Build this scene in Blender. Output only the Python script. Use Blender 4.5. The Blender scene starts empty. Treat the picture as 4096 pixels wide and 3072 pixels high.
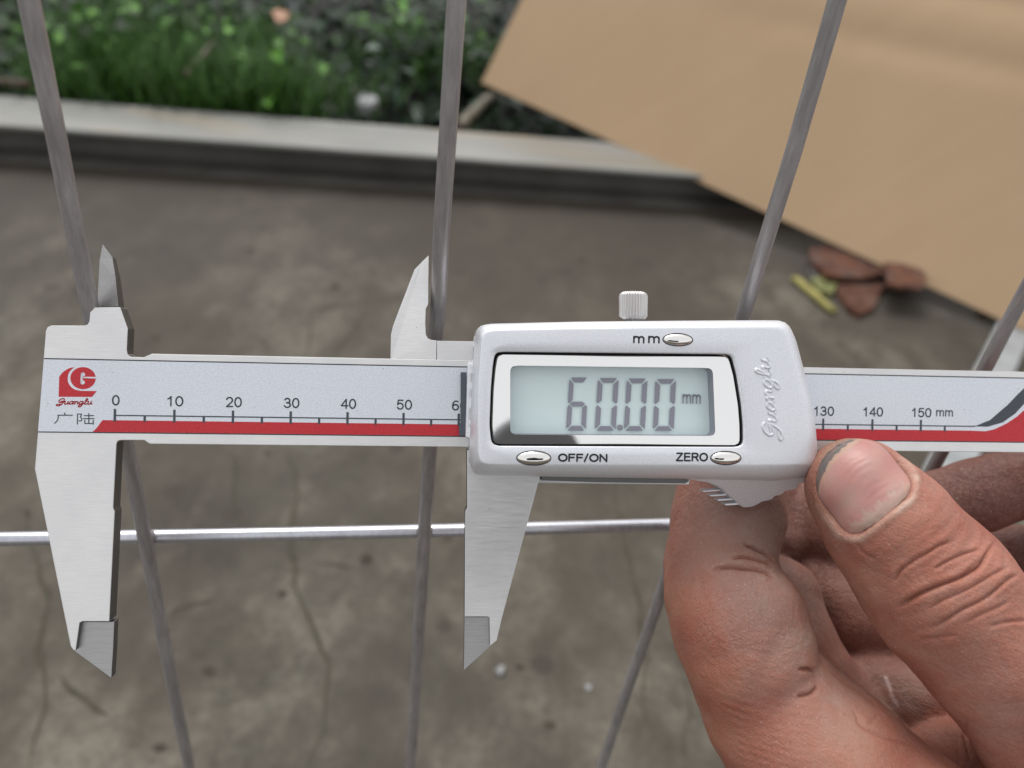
import bpy, bmesh, math, random
import numpy as np
from mathutils import Matrix, Vector
from mathutils.bvhtree import BVHTree

random.seed(4); rng = np.random.default_rng(4)
S = bpy.context.scene
COL = S.collection
R_ = math.radians

# ------------------------------------------------------------------ geometry of the view
F = 3300.0                      # focal length in pixels of the 4096 px wide photograph
H = 0.50                        # camera height above the concrete, m
GR = np.array([-0.10381755, 0.80748939, 0.58067444])     # gravity seen from the camera (x right, y down, z forward)
UP = -GR
FW = np.array([0, 0, 1.0]) - UP[2] * UP; FW /= np.linalg.norm(FW)
RT = np.cross(FW, UP)
W = np.array([RT, FW, UP])
if W[0, 0] < 0: W[0] *= -1
CAMPOS = np.array([0, 0, H])
def cw(p):                      # camera space (mm) -> world (m)
    return W @ (np.asarray(p, float) / 1000.0) + CAMPOS
def ray(x, y): return np.array([(x - 2048) / F, (y - 1536) / F, 1.0])

# ------------------------------------------------------------------ camera, sky, sun, exposure
cam = bpy.data.cameras.new('camera'); camo = bpy.data.objects.new('camera', cam); COL.objects.link(camo)
cam.sensor_width = 36; cam.lens = 36 * F / 4096
cam.clip_start = 0.005; cam.clip_end = 500
m3 = np.array([W @ [1, 0, 0], W @ [0, -1, 0], W @ [0, 0, -1]]).T
camo.matrix_world = Matrix.Translation(CAMPOS) @ Matrix(m3.tolist()).to_4x4()
cam.dof.use_dof = True; cam.dof.focus_distance = 0.148; cam.dof.aperture_fstop = 14.5
S.camera = camo

world = bpy.data.worlds.new('World'); S.world = world; world.use_nodes = True
nt = world.node_tree; nt.nodes.clear()
sky = nt.nodes.new('ShaderNodeTexSky'); sky.sky_type = 'NISHITA'; sky.sun_disc = False
SUN_EL, SUN_AZ = 60, -25
sky.sun_elevation = R_(SUN_EL); sky.sun_rotation = R_(SUN_AZ); sky.air_density = 1.2; sky.dust_density = 5.0
hs = nt.nodes.new('ShaderNodeHueSaturation'); hs.inputs['Saturation'].default_value = 0.22
bg = nt.nodes.new('ShaderNodeBackground'); bg.inputs['Strength'].default_value = 0.11
wo = nt.nodes.new('ShaderNodeOutputWorld')
nt.links.new(sky.outputs[0], hs.inputs['Color']); ov = nt.nodes.new('ShaderNodeMix'); ov.data_type = 'RGBA'; ov.inputs[0].default_value = .6; ov.inputs[7].default_value = (5.68, 5.72, 5.84, 1)   # cloud layer
nt.links.new(hs.outputs[0], ov.inputs[6]); nt.links.new(ov.outputs[2], bg.inputs[0]); nt.links.new(bg.outputs[0], wo.inputs[0])
sl = bpy.data.lights.new('sun', 'SUN'); sl.energy = 0.9; sl.angle = R_(30); sl.color = (1, .98, .95)
so = bpy.data.objects.new('sun', sl); COL.objects.link(so)
az = R_(SUN_AZ)
sd = Vector((math.sin(az) * math.cos(R_(SUN_EL)), math.cos(az) * math.cos(R_(SUN_EL)), math.sin(R_(SUN_EL))))
so.rotation_euler = sd.to_track_quat('Z', 'Y').to_euler(); so.location = (0, 0, 3)
S.view_settings.view_transform = 'Standard'; S.view_settings.look = 'None'
S.view_settings.gamma = 1; S.view_settings.use_curve_mapping = False
S.view_settings.exposure = 0.86

# ------------------------------------------------------------------ materials
_g = lambda x, y: (CAMPOS + (W @ ray(x, y)) * (-H / (W @ ray(x, y))[2]))[:2]
_d = _g(2100, 797) - _g(0, 655); _d /= np.linalg.norm(_d); DARK_STRIP = (-_d[1] * .5, _d[0] * .5, float(np.array([-_d[1], _d[0]]) @ _g(0, 655)) * .5)
print('DAMP', DARK_STRIP)
def srgb(r, g, b):
    f = lambda c: (c / 255 / 12.92) if c / 255 <= .04045 else ((c / 255 + .055) / 1.055) ** 2.4
    return (f(r), f(g), f(b), 1)
class MT:
    def __init__(s, name):
        s.m = bpy.data.materials.new(name); s.m.use_nodes = True; s.t = s.m.node_tree
        s.b = s.t.nodes['Principled BSDF']
    def n(s, typ, **k):
        o = s.t.nodes.new(typ)
        for a, v in k.items():
            if a.startswith('_'): setattr(o, a[1:], v)
            else: o.inputs[a].default_value = v
        return o
    def l(s, a, b): s.t.links.new(a, b)
    def coord(s, scale=(1, 1, 1), kind='Object'):
        tc = s.n('ShaderNodeTexCoord'); mp = s.n('ShaderNodeMapping'); mp.inputs['Scale'].default_value = scale
        s.l(tc.outputs[kind], mp.inputs[0]); return mp.outputs[0]
    def noise(s, vec, scale, detail=4, rough=.55):
        n = s.n('ShaderNodeTexNoise'); n.inputs['Scale'].default_value = scale
        n.inputs['Detail'].default_value = detail; n.inputs['Roughness'].default_value = rough
        s.l(vec, n.inputs['Vector']); return n.outputs['Fac']
    def ramp(s, fac, stops):
        r = s.n('ShaderNodeValToRGB'); e = r.color_ramp.elements
        while len(e) < len(stops): e.new(.5)
        for x, (p, c) in zip(e, stops): x.position = p; x.color = c if len(c) == 4 else (*c, 1)
        s.l(fac, r.inputs[0]); return r.outputs[0]
    def mix(s, fac, a, b, mode='MIX'):
        n = s.n('ShaderNodeMix', _data_type='RGBA', _blend_type=mode)
        for i, v in ((0, fac), (6, a), (7, b)):
            if hasattr(v, 'links'): s.l(v, n.inputs[i])
            else: n.inputs[i].default_value = v
        return n.outputs[2]
    def bump(s, h, strength, dist, prev=None):
        b = s.n('ShaderNodeBump'); b.inputs['Strength'].default_value = strength; b.inputs['Distance'].default_value = dist
        s.l(h, b.inputs['Height'])
        if prev is not None: s.l(prev, b.inputs['Normal'])
        return b.outputs[0]
def simple(name, col, rough=.5, metal=0., spec=.5):
    t = MT(name); t.b.inputs['Base Color'].default_value = col
    t.b.inputs['Roughness'].default_value = rough; t.b.inputs['Metallic'].default_value = metal
    t.b.inputs['Specular IOR Level'].default_value = spec
    return t

def brushed(name, base, lo=.26, hi=.42, dark=.75):
    t = MT(name); v = t.coord((220, 4800, 4800)); n1 = t.noise(v, 1, 6, .8)
    v2 = t.coord((1, 1, 1)); n2 = t.noise(v2, 90, 4)
    n3 = t.noise(v2, 900, 2)
    c = t.ramp(n1, [(.3, (base * dark, base * dark * .985, base * dark * .97)), (.7, (base, base * .985, base * .965))])
    c = t.mix(t.ramp(n2, [(.35, (0, 0, 0)), (.70, (.45,) * 3)]), c, (base * .72, base * .72, base * .72, 1))
    pit = t.ramp(n3, [(.20, (1, 1, 1)), (.24, (0, 0, 0))])
    c = t.mix(pit, c, (.12, .11, .10, 1))
    t.l(c, t.b.inputs['Base Color']); t.b.inputs['Metallic'].default_value = .85
    t.l(t.ramp(n1, [(.2, (lo,) * 3), (.8, (hi,) * 3)]), t.b.inputs['Roughness'])
    t.l(t.bump(n1, .25, .00004), t.b.inputs['Normal'])
    return t.m
M_steel = brushed('brushed_steel', .82, .26, .46, .80)
M_steel_ground = brushed('ground_steel_edge', .50, .3, .5, .62)
M_steel_side = brushed('unpolished_steel_side', .20, .4, .6, .8)  # less polished sides; mirrored ground and shade painted into the colour
t = MT('scale_plate_satin'); v = t.coord(); n = t.noise(v, 3500, 3); nb = t.noise(v, 60, 3)
c = t.ramp(n, [(.25, srgb(200, 205, 213)), (.75, srgb(226, 230, 236))])
sp = t.ramp(t.noise(v, 1400, 3), [(.24, (1, 1, 1)), (.30, (0, 0, 0))])
c = t.mix(sp, c, srgb(120, 128, 140))
t.l(c, t.b.inputs['Base Color']); t.b.inputs['Metallic'].default_value = .25; t.b.inputs['Roughness'].default_value = .38
t.l(t.bump(n, .3, .00002), t.b.inputs['Normal']); M_plate = t.m
def printink(name, col, rough=.45):
    t = MT(name); v = t.coord(); n = t.noise(v, 2500, 3)
    a = tuple(x * .86 for x in col[:3]) + (1,); b = tuple(min(1, x * 1.12) for x in col[:3]) + (1,)
    t.l(t.ramp(n, [(.3, a), (.7, b)]), t.b.inputs['Base Color']); t.b.inputs['Roughness'].default_value = rough
    return t.m
M_red = printink('red_print', srgb(188, 38, 48), .5)
M_ink = printink('dark_grey_print', srgb(62, 68, 76))
M_line = printink('engraved_line', srgb(40, 44, 46), .6)
M_black = printink('black_print', srgb(38, 40, 44))
t = MT('silver_paint'); v = t.coord(); n = t.noise(v, 2600, 4, .7); n2 = t.noise(v, 70, 3)
c = t.ramp(n, [(.25, srgb(216, 218, 223)), (.75, srgb(236, 237, 241))])
ch = t.ramp(t.noise(v, 520, 2), [(.19, (1, 1, 1)), (.215, (0, 0, 0))]); c = t.mix(ch, c, srgb(120, 122, 128))
t.l(c, t.b.inputs['Base Color']); t.b.inputs['Metallic'].default_value = .42
t.l(t.ramp(n2, [(.3, (.36,) * 3), (.7, (.46,) * 3)]), t.b.inputs['Roughness'])
t.l(t.bump(n, .15, .00003), t.b.inputs['Normal']); M_house = t.m
M_grip = M_house
M_groove = simple('black_rubber_groove', (.035, .035, .038, 1), .5).m
t = simple('window_border', (.90, .89, .87, 1), .03, .9); v = t.coord()
t.l(t.bump(t.noise(v, 400, 2), .05, .00002), t.b.inputs['Normal'])
sc_ = t.ramp(t.noise(v, 1300, 3), [(.22, (.5,) * 3), (.25, (.035,) * 3)]); t.l(sc_, t.b.inputs['Roughness']); M_border = t.m
M_wallgrey = simple('window_recess_grey', srgb(150, 152, 162), .5).m
t = MT('lcd_backing'); v = t.coord(); n = t.noise(v, 60, 2)
t.l(t.ramp(n, [(.3, srgb(222, 239, 238)), (.7, srgb(230, 245, 243))]), t.b.inputs['Base Color']); t.b.inputs['Roughness'].default_value = .55; M_lcd = t.m
M_seg = simple('lcd_segment', srgb(140, 140, 152), .6).m
t = MT('clear_window'); t.t.nodes.remove(t.b)
tr = t.n('ShaderNodeBsdfTransparent'); gl = t.n('ShaderNodeBsdfGlossy'); gl.inputs['Roughness'].default_value = .04
fr = t.n('ShaderNodeFresnel'); bf = t.n('ShaderNodeNewGeometry'); im = t.n('ShaderNodeMix', _data_type='FLOAT'); im.inputs[2].default_value = 1.5; im.inputs[3].default_value = 1 / 1.5
t.l(bf.outputs['Backfacing'], im.inputs[0]); t.l(im.outputs[0], fr.inputs[0]); mx = t.n('ShaderNodeMixShader')
t.l(fr.outputs[0], mx.inputs[0]); t.l(tr.outputs[0], mx.inputs[1]); t.l(gl.outputs[0], mx.inputs[2])
t.l(mx.outputs[0], t.t.nodes['Material Output'].inputs[0]); M_glass = t.m
t = simple('chrome', (.86, .84, .80, 1), .07, 1); v = t.coord(); t.l(t.bump(t.noise(v, 500, 3), .12, .00006), t.b.inputs['Normal']); M_chrome = t.m
M_screw = simple('knurled_nickel', (.62, .60, .58, 1), .28, 1).m
t = simple('rubber_wiper', srgb(82, 88, 98), .75); v = t.coord(); t.l(t.bump(t.noise(v, 2500, 3), .4, .0001), t.b.inputs['Normal']); M_rubber = t.m

def wiremat(name, c1, c2, rough, metal):
    t = MT(name); v = t.coord((1, 1, .12)); n = t.noise(v, 900, 4, .7); n2 = t.noise(t.coord(), 60, 3)
    c = t.ramp(n, [(.3, c1), (.7, c2)]); c = t.mix(t.ramp(n2, [(.4, (0, 0, 0)), (.7, (.5,) * 3)]), c, tuple(x * .75 for x in c1[:3]) + (1,))
    t.l(c, t.b.inputs['Base Color']); t.b.inputs['Metallic'].default_value = metal; t.b.inputs['Roughness'].default_value = rough
    t.l(t.bump(n, .15, .00004), t.b.inputs['Normal']); return t.m
M_wire = wiremat('drawn_wire_grey', srgb(146, 142, 142), srgb(186, 182, 183), .38, .45)
M_wire2 = wiremat('drawn_wire_bright', srgb(188, 188, 196), srgb(214, 214, 220), .26, .7)

# concrete
t = MT('worn_concrete'); v = t.coord()
a = t.noise(t.coord((1, .7, 1)), 4.6, 8, .66); b = t.noise(t.coord((1, .65, 1)), 26, 7, .65); cN = t.noise(v, 120, 5, .65); dN = t.noise(v, 1.7, 3)
c = t.ramp(a, [(.36, srgb(48, 42, 34)), (.50, srgb(80, 75, 65)), (.64, srgb(120, 115, 103))])
c = t.mix(t.ramp(b, [(.36, (.8,) * 3), (.54, (0, 0, 0))]), c, srgb(58, 53, 43))
c = t.mix(t.ramp(b, [(.56, (0, 0, 0)), (.72, (.35,) * 3)]), c, srgb(122, 116, 103))
c = t.mix(t.ramp(cN, [(.35, (.5,) * 3), (.55, (0, 0, 0))]), c, srgb(60, 54, 46))
c = t.mix(t.ramp(dN, [(.44, (0, 0, 0)), (.60, (.6,) * 3)]), c, srgb(66, 55, 44))
nn = t.n('ShaderNodeTexNoise'); nn.inputs['Scale'].default_value = 9; nn.inputs['Detail'].default_value = 5
wv = t.n('ShaderNodeVectorMath', _operation='MULTIPLY_ADD'); wv.inputs[1].default_value = (.25, .25, 0); t.l(v, nn.inputs[0]); t.l(nn.outputs['Color'], wv.inputs[0]); t.l(v, wv.inputs[2])
for sc_k, wd_k, am in ((7.0, .022, .35),):
    vo = t.n('ShaderNodeTexVoronoi', _feature='DISTANCE_TO_EDGE'); vo.inputs['Scale'].default_value = sc_k; t.l(wv.outputs[0], vo.inputs['Vector'])
    gate = t.ramp(t.noise(v, 3.0 + sc_k, 2), [(.46, (0,) * 3), (.56, (am,) * 3)])
    c = t.mix(t.mix(1.0, t.ramp(vo.outputs[0], [(.0, (1,) * 3), (wd_k, (0, 0, 0))]), gate, 'MULTIPLY'), c, srgb(50, 48, 34))
# darker strip of concrete along the steel beam
dv = t.n('ShaderNodeVectorMath', _operation='DOT_PRODUCT'); dv.inputs[1].default_value = (float(DARK_STRIP[0]), float(DARK_STRIP[1]), 0); t.l(v, dv.inputs[0])
dm = t.n('ShaderNodeMath', _operation='MULTIPLY_ADD'); dm.inputs[1].default_value = .35; t.l(t.noise(v, 5, 5), dm.inputs[0]); t.l(dv.outputs['Value'], dm.inputs[2])
c = t.mix(t.ramp(dm.outputs[0], [(max(0, DARK_STRIP[2] - .26 + .175), (0, 0, 0)), (min(1, DARK_STRIP[2] - .04 + .175), (.85,) * 3)]), c, srgb(54, 47, 39))
pt = t.n('ShaderNodeTexVoronoi'); pt.inputs['Scale'].default_value = 16; t.l(v, pt.inputs['Vector'])
c = t.mix(t.ramp(pt.outputs['Distance'], [(.10, (.8,) * 3), (.17, (0, 0, 0))]), c, srgb(52, 44, 38))
t.l(c, t.b.inputs['Base Color']); t.b.inputs['Roughness'].default_value = .82
t.l(t.bump(b, .5, .004, t.bump(a, .5, .01)), t.b.inputs['Normal']); M_conc = t.m
t = MT('dark_soil'); v = t.coord(); n = t.noise(v, 30, 6)
t.l(t.ramp(n, [(.3, (.004, .0035, .003)), (.7, (.018, .015, .012))]), t.b.inputs['Base Color']); t.b.inputs['Roughness'].default_value = .95
t.l(t.bump(n, 1, .01), t.b.inputs['Normal']); M_soil = t.m
t = MT('weathered_steel_paint'); v = t.coord((1.2, 6, 6)); n = t.noise(v, 5, 6); n2 = t.noise(v, 2.2, 3)
c = t.ramp(n, [(.3, srgb(112, 112, 108)), (.7, srgb(132, 132, 127))])
c = t.mix(t.ramp(n2, [(.56, (0, 0, 0)), (.74, (.7,) * 3)]), c, srgb(140, 124, 92))
c = t.mix(t.ramp(t.noise(v, 9, 4), [(.66, (0, 0, 0)), (.76, (.8,) * 3)]), c, srgb(165, 112, 76))
t.l(c, t.b.inputs['Base Color']); t.b.inputs['Roughness'].default_value = .5; M_rail = t.m
M_web = organic_ = None
t = MT('kraft_cardboard'); v = t.coord((1, 1, 1)); wv = t.coord((3, 90, 1)); n = t.noise(v, 3, 4); nf = t.noise(v, 400, 3); st = t.noise(wv, .6, 3)
c = t.ramp(n, [(.3, srgb(168, 141, 110)), (.7, srgb(177, 150, 118))])
c = t.mix(t.ramp(st, [(.4, (.14,) * 3), (.6, (0, 0, 0))]), c, srgb(160, 133, 103))
t.l(c, t.b.inputs['Base Color']); t.b.inputs['Roughness'].default_value = .8
t.l(t.bump(st, .1, .001, t.bump(nf, .2, .0002)), t.b.inputs['Normal']); M_card = t.m
t = MT('flaky_rust'); v = t.coord(); n = t.noise(v, 60, 6, .7)
c = t.ramp(n, [(.32, srgb(52, 32, 25)), (.5, srgb(84, 48, 33)), (.66, srgb(116, 74, 42))])
c = t.mix(t.ramp(t.noise(v, 35, 3), [(.5, (0, 0, 0)), (.62, (.8,) * 3)]), c, srgb(88, 70, 64))
t.l(c, t.b.inputs['Base Color']); t.b.inputs['Roughness'].default_value = .85; t.l(t.bump(n, .8, .002), t.b.inputs['Normal']); M_rust = t.m
def organic(name, c1, c2, sc=60, rough=.6):
    t = MT(name); v = t.coord(); n = t.noise(v, sc, 4)
    t.l(t.ramp(n, [(.3, c1), (.7, c2)]), t.b.inputs['Base Color']); t.b.inputs['Roughness'].default_value = rough
    t.l(t.bump(n, .5, .001), t.b.inputs['Normal']); return t.m
M_web = organic('bare_dark_steel', srgb(72, 70, 66), srgb(96, 94, 89), 12, .6)  # beam recess: shade under the flange painted into the steel colour
M_stick = organic('peeled_stick', srgb(126, 120, 56), srgb(158, 150, 84))
M_greenleaf = organic('moss_green', srgb(92, 98, 54), srgb(120, 122, 72))
M_orange = organic('dry_leaf', srgb(128, 86, 56), srgb(150, 108, 74))
M_bark = organic('red_brown_bark', srgb(58, 44, 34), srgb(84, 64, 50))
M_pebble = organic('pale_stone', srgb(128, 130, 132), srgb(158, 158, 158))
M_wood = organic('grey_wood_splinter', srgb(84, 78, 66), srgb(106, 98, 80))
M_bar = organic('pale_galvanised', srgb(132, 136, 138), srgb(156, 160, 162), 30, .4)
M_camb = simple('black_camera_plastic', (.02, .022, .028, 1), .45).m

# leaves: colour held per vertex, some with painted sky sheen
t = MT('glossy_leaf'); at = t.n('ShaderNodeVertexColor'); at.layer_name = 'Col'
t.l(at.outputs[0], t.b.inputs['Base Color']); t.b.inputs['Roughness'].default_value = .45; t.b.inputs['Specular IOR Level'].default_value = .17
M_leaf = t.m
t = MT('grass_blade'); at = t.n('ShaderNodeVertexColor'); at.layer_name = 'Col'
t.l(at.outputs[0], t.b.inputs['Base Color']); t.b.inputs['Roughness'].default_value = .5; M_grass = t.m

# skin
t = MT('weathered_skin'); v = t.coord(); at = t.n('ShaderNodeVertexColor'); at.layer_name = 'Col'
n1 = t.noise(v, 260, 5, .65); n2 = t.noise(v, 1100, 5, .65); n3 = t.noise(v, 2600, 2, .5)
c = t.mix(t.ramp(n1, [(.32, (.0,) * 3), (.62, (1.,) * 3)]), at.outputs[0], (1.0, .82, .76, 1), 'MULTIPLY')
c = t.mix(t.ramp(n2, [(.35, (.28,) * 3), (.55, (0,) * 3)]), c, (.30, .15, .11, 1))
dust = t.ramp(n3, [(.60, (0, 0, 0)), (.74, (.22,) * 3)]); c = t.mix(dust, c, (.66, .5, .44, 1))
t.l(c, t.b.inputs['Base Color'])
t.l(t.ramp(n2, [(.3, (.48,) * 3), (.7, (.66,) * 3)]), t.b.inputs['Roughness'])
t.b.inputs['Specular IOR Level'].default_value = .35
t.b.inputs['Subsurface Weight'].default_value = .12; t.b.inputs['Subsurface Radius'].default_value = (1, .35, .2); t.b.inputs['Subsurface Scale'].default_value = .0015
rg = t.n('ShaderNodeTexWave', _wave_type='RINGS', _rings_direction='SPHERICAL'); mp = t.n('ShaderNodeMapping')
tc = t.n('ShaderNodeTexCoord'); t.l(tc.outputs['Object'], mp.inputs[0]); mp.inputs['Location'].default_value = (-.052, -.150, -.400)
rg.inputs['Scale'].default_value = 560; rg.inputs['Distortion'].default_value = 3.0; rg.inputs['Detail Scale'].default_value = .5
t.l(mp.outputs[0], rg.inputs[0])
vc = t.n('ShaderNodeTexVoronoi', _feature='DISTANCE_TO_EDGE'); vc.inputs['Scale'].default_value = 950; t.l(v, vc.inputs['Vector'])
b0 = t.bump(rg.outputs['Fac'], .18, .00006); b1 = t.bump(n1, .7, .0006, b0); b2 = t.bump(n2, .8, .0003, b1)
b3 = t.bump(t.ramp(vc.outputs[0], [(0, (0, 0, 0)), (.12, (1, 1, 1))]), .24, .0001, b2)
t.l(b3, t.b.inputs['Normal']); M_skin = t.m
t = MT('thumbnail_keratin'); at = t.n('ShaderNodeVertexColor'); at.layer_name = 'Col'; v = t.coord(); n = t.noise(v, 300, 4)
t.l(t.mix(t.ramp(n, [(.4, (0,) * 3), (.7, (.35,) * 3)]), at.outputs[0], (.55, .25, .19, 1)), t.b.inputs['Base Color'])
t.b.inputs['Roughness'].default_value = .42; t.b.inputs['Subsurface Weight'].default_value = .1; t.b.inputs['Subsurface Scale'].default_value = .001
t.l(t.bump(t.noise(v, 500, 3), .15, .0001), t.b.inputs['Normal']); M_nail = t.m

# ------------------------------------------------------------------ helpers
def tag(o, label=None, cat=None, group=None, kind=None):
    if label: o['label'] = label
    if cat: o['category'] = cat
    if group: o['group'] = group
    if kind: o['kind'] = kind
    return o
def empty(name, loc=(0, 0, 0)):
    o = bpy.data.objects.new(name, None); COL.objects.link(o); o.location = loc; o.empty_display_size = .01; return o
def mesh_obj(name, verts, faces, mats, parent=None, smooth=False, midx=None, bevel=None, seg=2):
    me = bpy.data.meshes.new(name)
    me.from_pydata([tuple(map(float, p)) for p in verts], [], faces)
    for m in (mats if isinstance(mats, (list, tuple)) else [mats]): me.materials.append(m)
    if midx is not None: me.polygons.foreach_set('material_index', midx)
    if smooth: me.polygons.foreach_set('use_smooth', [True] * len(me.polygons))
    me.update(); o = bpy.data.objects.new(name, me); COL.objects.link(o)
    if parent is not None: o.parent = parent
    if bevel:
        b = o.modifiers.new('bevel', 'BEVEL'); b.width = bevel; b.segments = seg; b.limit_method = 'ANGLE'; b.angle_limit = R_(35)
        b.use_clamp_overlap = True
    return o
def fixn(o):
    bm = bmesh.new(); bm.from_mesh(o.data); bmesh.ops.recalc_face_normals(bm, faces=bm.faces); bm.to_mesh(o.data); bm.free(); return o

# ---- the caliper's own frame (mm: X along the beam from its 0 mark, Y up, Z out of its face)
CR = np.array([[0.99362634, -0.0182533, -0.11123629], [0.01764613, 0.99982355, -0.00644053], [0.11133422, 0.00443659, 0.99377312]])
CT = np.array([-69.4603998, 10.5442082, 144.159288])
CN = CR[:, 2]
def pc3(x, y, z=0.0):
    r = ray(x, y); s = ((CN @ CT) - z) / (CN @ r); return r * s
def pc(x, y, z=0.0):
    q = CR.T @ (pc3(x, y, z) - CT); return np.array([q[0], -q[1]])
caliper = empty('digital_caliper')
mw = np.eye(4)
mw[:3, :3] = np.array([W @ CR[:, 0], W @ -CR[:, 1], W @ -CR[:, 2]]).T
mw[:3, 3] = cw(CT)
caliper.matrix_world = Matrix(mw.tolist())
tag(caliper, 'silver digital caliper reading 60.00 mm, held across the mesh wires by a hand', 'caliper')
def P2(pts, z=0.0): return [pc(x, y, z) for x, y in pts]
def area2(p): return sum(p[i][0] * p[(i + 1) % len(p)][1] - p[(i + 1) % len(p)][0] * p[i][1] for i in range(len(p)))
def roundc(pts, rad):
    """round the corners of a polygon (mm); rad number or list"""
    out = []; n = len(pts)
    for i in range(n):
        r = rad[i] if isinstance(rad, (list, tuple)) else rad
        p = np.array(pts[i], float); a = np.array(pts[i - 1], float) - p; b = np.array(pts[(i + 1) % n], float) - p
        la, lb = np.linalg.norm(a), np.linalg.norm(b); r = min(r, la * .45, lb * .45)
        if r < 1e-4: out.append(p); continue
        a /= la; b /= lb
        for k in range(7):
            t_ = k / 6; out.append((1 - t_) ** 2 * (p + a * r) + 2 * t_ * (1 - t_) * p + t_ ** 2 * (p + b * r))
    return out
def prism(name, poly, z0, z1, mat, parent, bevel=.1, zf=None, side=None):
    side = side or (M_steel_side if mat in (M_steel, M_steel_ground) else None)
    """poly in mm, extruded z0 (back) to z1 (front); zf(x,y) gives the front height when it slopes"""
    poly = [tuple(p) for p in poly]
    if area2(poly) < 0: poly = poly[::-1]
    n = len(poly)
    v = [(x / 1000, y / 1000, (zf(x, y) if zf else z1) / 1000) for x, y in poly] + [(x / 1000, y / 1000, z0 / 1000) for x, y in poly]
    f = [tuple(range(n)), tuple(range(2 * n - 1, n - 1, -1))] + [(i, i + n, (i + 1) % n + n, (i + 1) % n) for i in range(n)]
    o = mesh_obj(name, v, f, [mat, side or mat], parent, bevel=bevel / 1000 if bevel else None, midx=[0, 0] + [1] * n)
    if bevel and side: o.modifiers[0].material = 0
    return o
def flat(name, polys, z, mat, parent, th=.012):
    """thin print: list of polygons in mm lifted z above the face"""
    v = []; f = []
    for p in polys:
        p = [tuple(q) for q in p]
        if area2(p) < 0: p = p[::-1]
        n = len(p); b = len(v)
        v += [(x / 1000, y / 1000, (z + th) / 1000) for x, y in p] + [(x / 1000, y / 1000, z / 1000) for x, y in p]
        f += [tuple(range(b, b + n))] + [(b + i, b + i + n, b + (i + 1) % n + n, b + (i + 1) % n) for i in range(n)]
    return mesh_obj(name, v, f, mat, parent)
def strokes(lines, w):
    """ribbons with round joints for hand-drawn lettering (mm)"""
    out = []
    for ln in lines:
        ln = [np.array(q, float) for q in ln]
        for a, b in zip(ln, ln[1:]):
            d = b - a; L = np.linalg.norm(d)
            if L < 1e-6: continue
            d /= L; nrm = np.array([-d[1], d[0]]) * w / 2
            out.append([a + nrm, a - nrm, b - nrm, b + nrm])
        for a in ln:
            out.append([a + w / 2 * np.array([math.cos(k * math.pi / 4), math.sin(k * math.pi / 4)]) for k in range(8)])
    return out
def smoothline(ln, n=5):
    ln = [np.array(q, float) for q in ln]; out = []
    if len(ln) < 3: return ln
    P = [ln[0]] + ln + [ln[-1]]
    for i in range(1, len(P) - 2):
        for k in range(n):
            t_ = k / n; p0, p1, p2, p3 = P[i - 1:i + 3]
            out.append(.5 * ((2 * p1) + (-p0 + p2) * t_ + (2 * p0 - 5 * p1 + 4 * p2 - p3) * t_ ** 2 + (-p0 + 3 * p1 - 3 * p2 + p3) * t_ ** 3))
    out.append(ln[-1]); return out
def arc(cx, cy, rx, ry, a0, a1, n=14): return [(cx + rx * math.cos(math.radians(a0 + (a1 - a0) * i / n)), cy + ry * math.sin(math.radians(a0 + (a1 - a0) * i / n))) for i in range(n + 1)]
SF = {'0': (.58, [arc(.29, .5, .27, .5, 90, 450, 26)]), '1': (.58, [[(.12, .74), (.24, .80), (.36, 1), (.36, 0)]]),
      '2': (.58, [arc(.29, .70, .25, .30, 165, -25) + [(.30, .28), (.04, 0), (.56, 0)]]),
      '3': (.58, [arc(.28, .74, .22, .26, 160, -80) + [(.22, .52)], [(.22, .52)] + arc(.28, .27, .27, .27, 85, -160)]),
      '4': (.58, [[(.44, 0), (.44, 1), (.0, .28), (.60, .28)]]),
      '5': (.58, [[(.52, 1), (.12, 1), (.05, .50)] + arc(.28, .33, .27, .33, 145, -155)]),
      '6': (.58, [arc(.29, .30, .26, .30, 90, 450, 20), arc(.34, .5, .31, .5, 60, 180)]),
      '7': (.58, [[(.02, 1), (.55, 1), (.2, 0)]]), '8': (.58, [arc(.29, .76, .21, .24, 90, 450, 18), arc(.29, .27, .27, .27, 90, 450, 18)]),
      '9': (.58, [arc(.29, .70, .26, .30, 90, 450, 20), arc(.24, .5, .31, .5, 240, 360)]),
      'O': (.80, [arc(.40, .5, .38, .5, 90, 450, 28)]), 'F': (.60, [[(.04, 0), (.04, 1), (.56, 1)], [(.04, .53), (.50, .53)]]),
      '/': (.34, [[(.0, -.04), (.30, 1.04)]]), 'N': (.72, [[(.04, 0), (.04, 1), (.66, 0), (.66, 1)]]), 'Z': (.66, [[(.04, 1), (.60, 1), (.0, 0), (.62, 0)]]),
      'E': (.64, [[(.60, 0), (.04, 0), (.04, 1), (.58, 1)], [(.04, .53), (.54, .53)]]),
      'R': (.68, [[(.04, 0), (.04, 1), (.38, 1)] + arc(.38, .75, .24, .25, 90, -90, 10) + [(.04, .5)], [(.38, .5), (.64, 0)]]),
      'm': (.98, [[(.04, 0), (.04, 1)], [(.04, .7)] + arc(.27, .68, .20, .30, 150, 0, 9) + [(.47, 0)], [(.47, .68)] + arc(.69, .68, .20, .30, 160, 0, 9) + [(.89, 0)]])}
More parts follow.
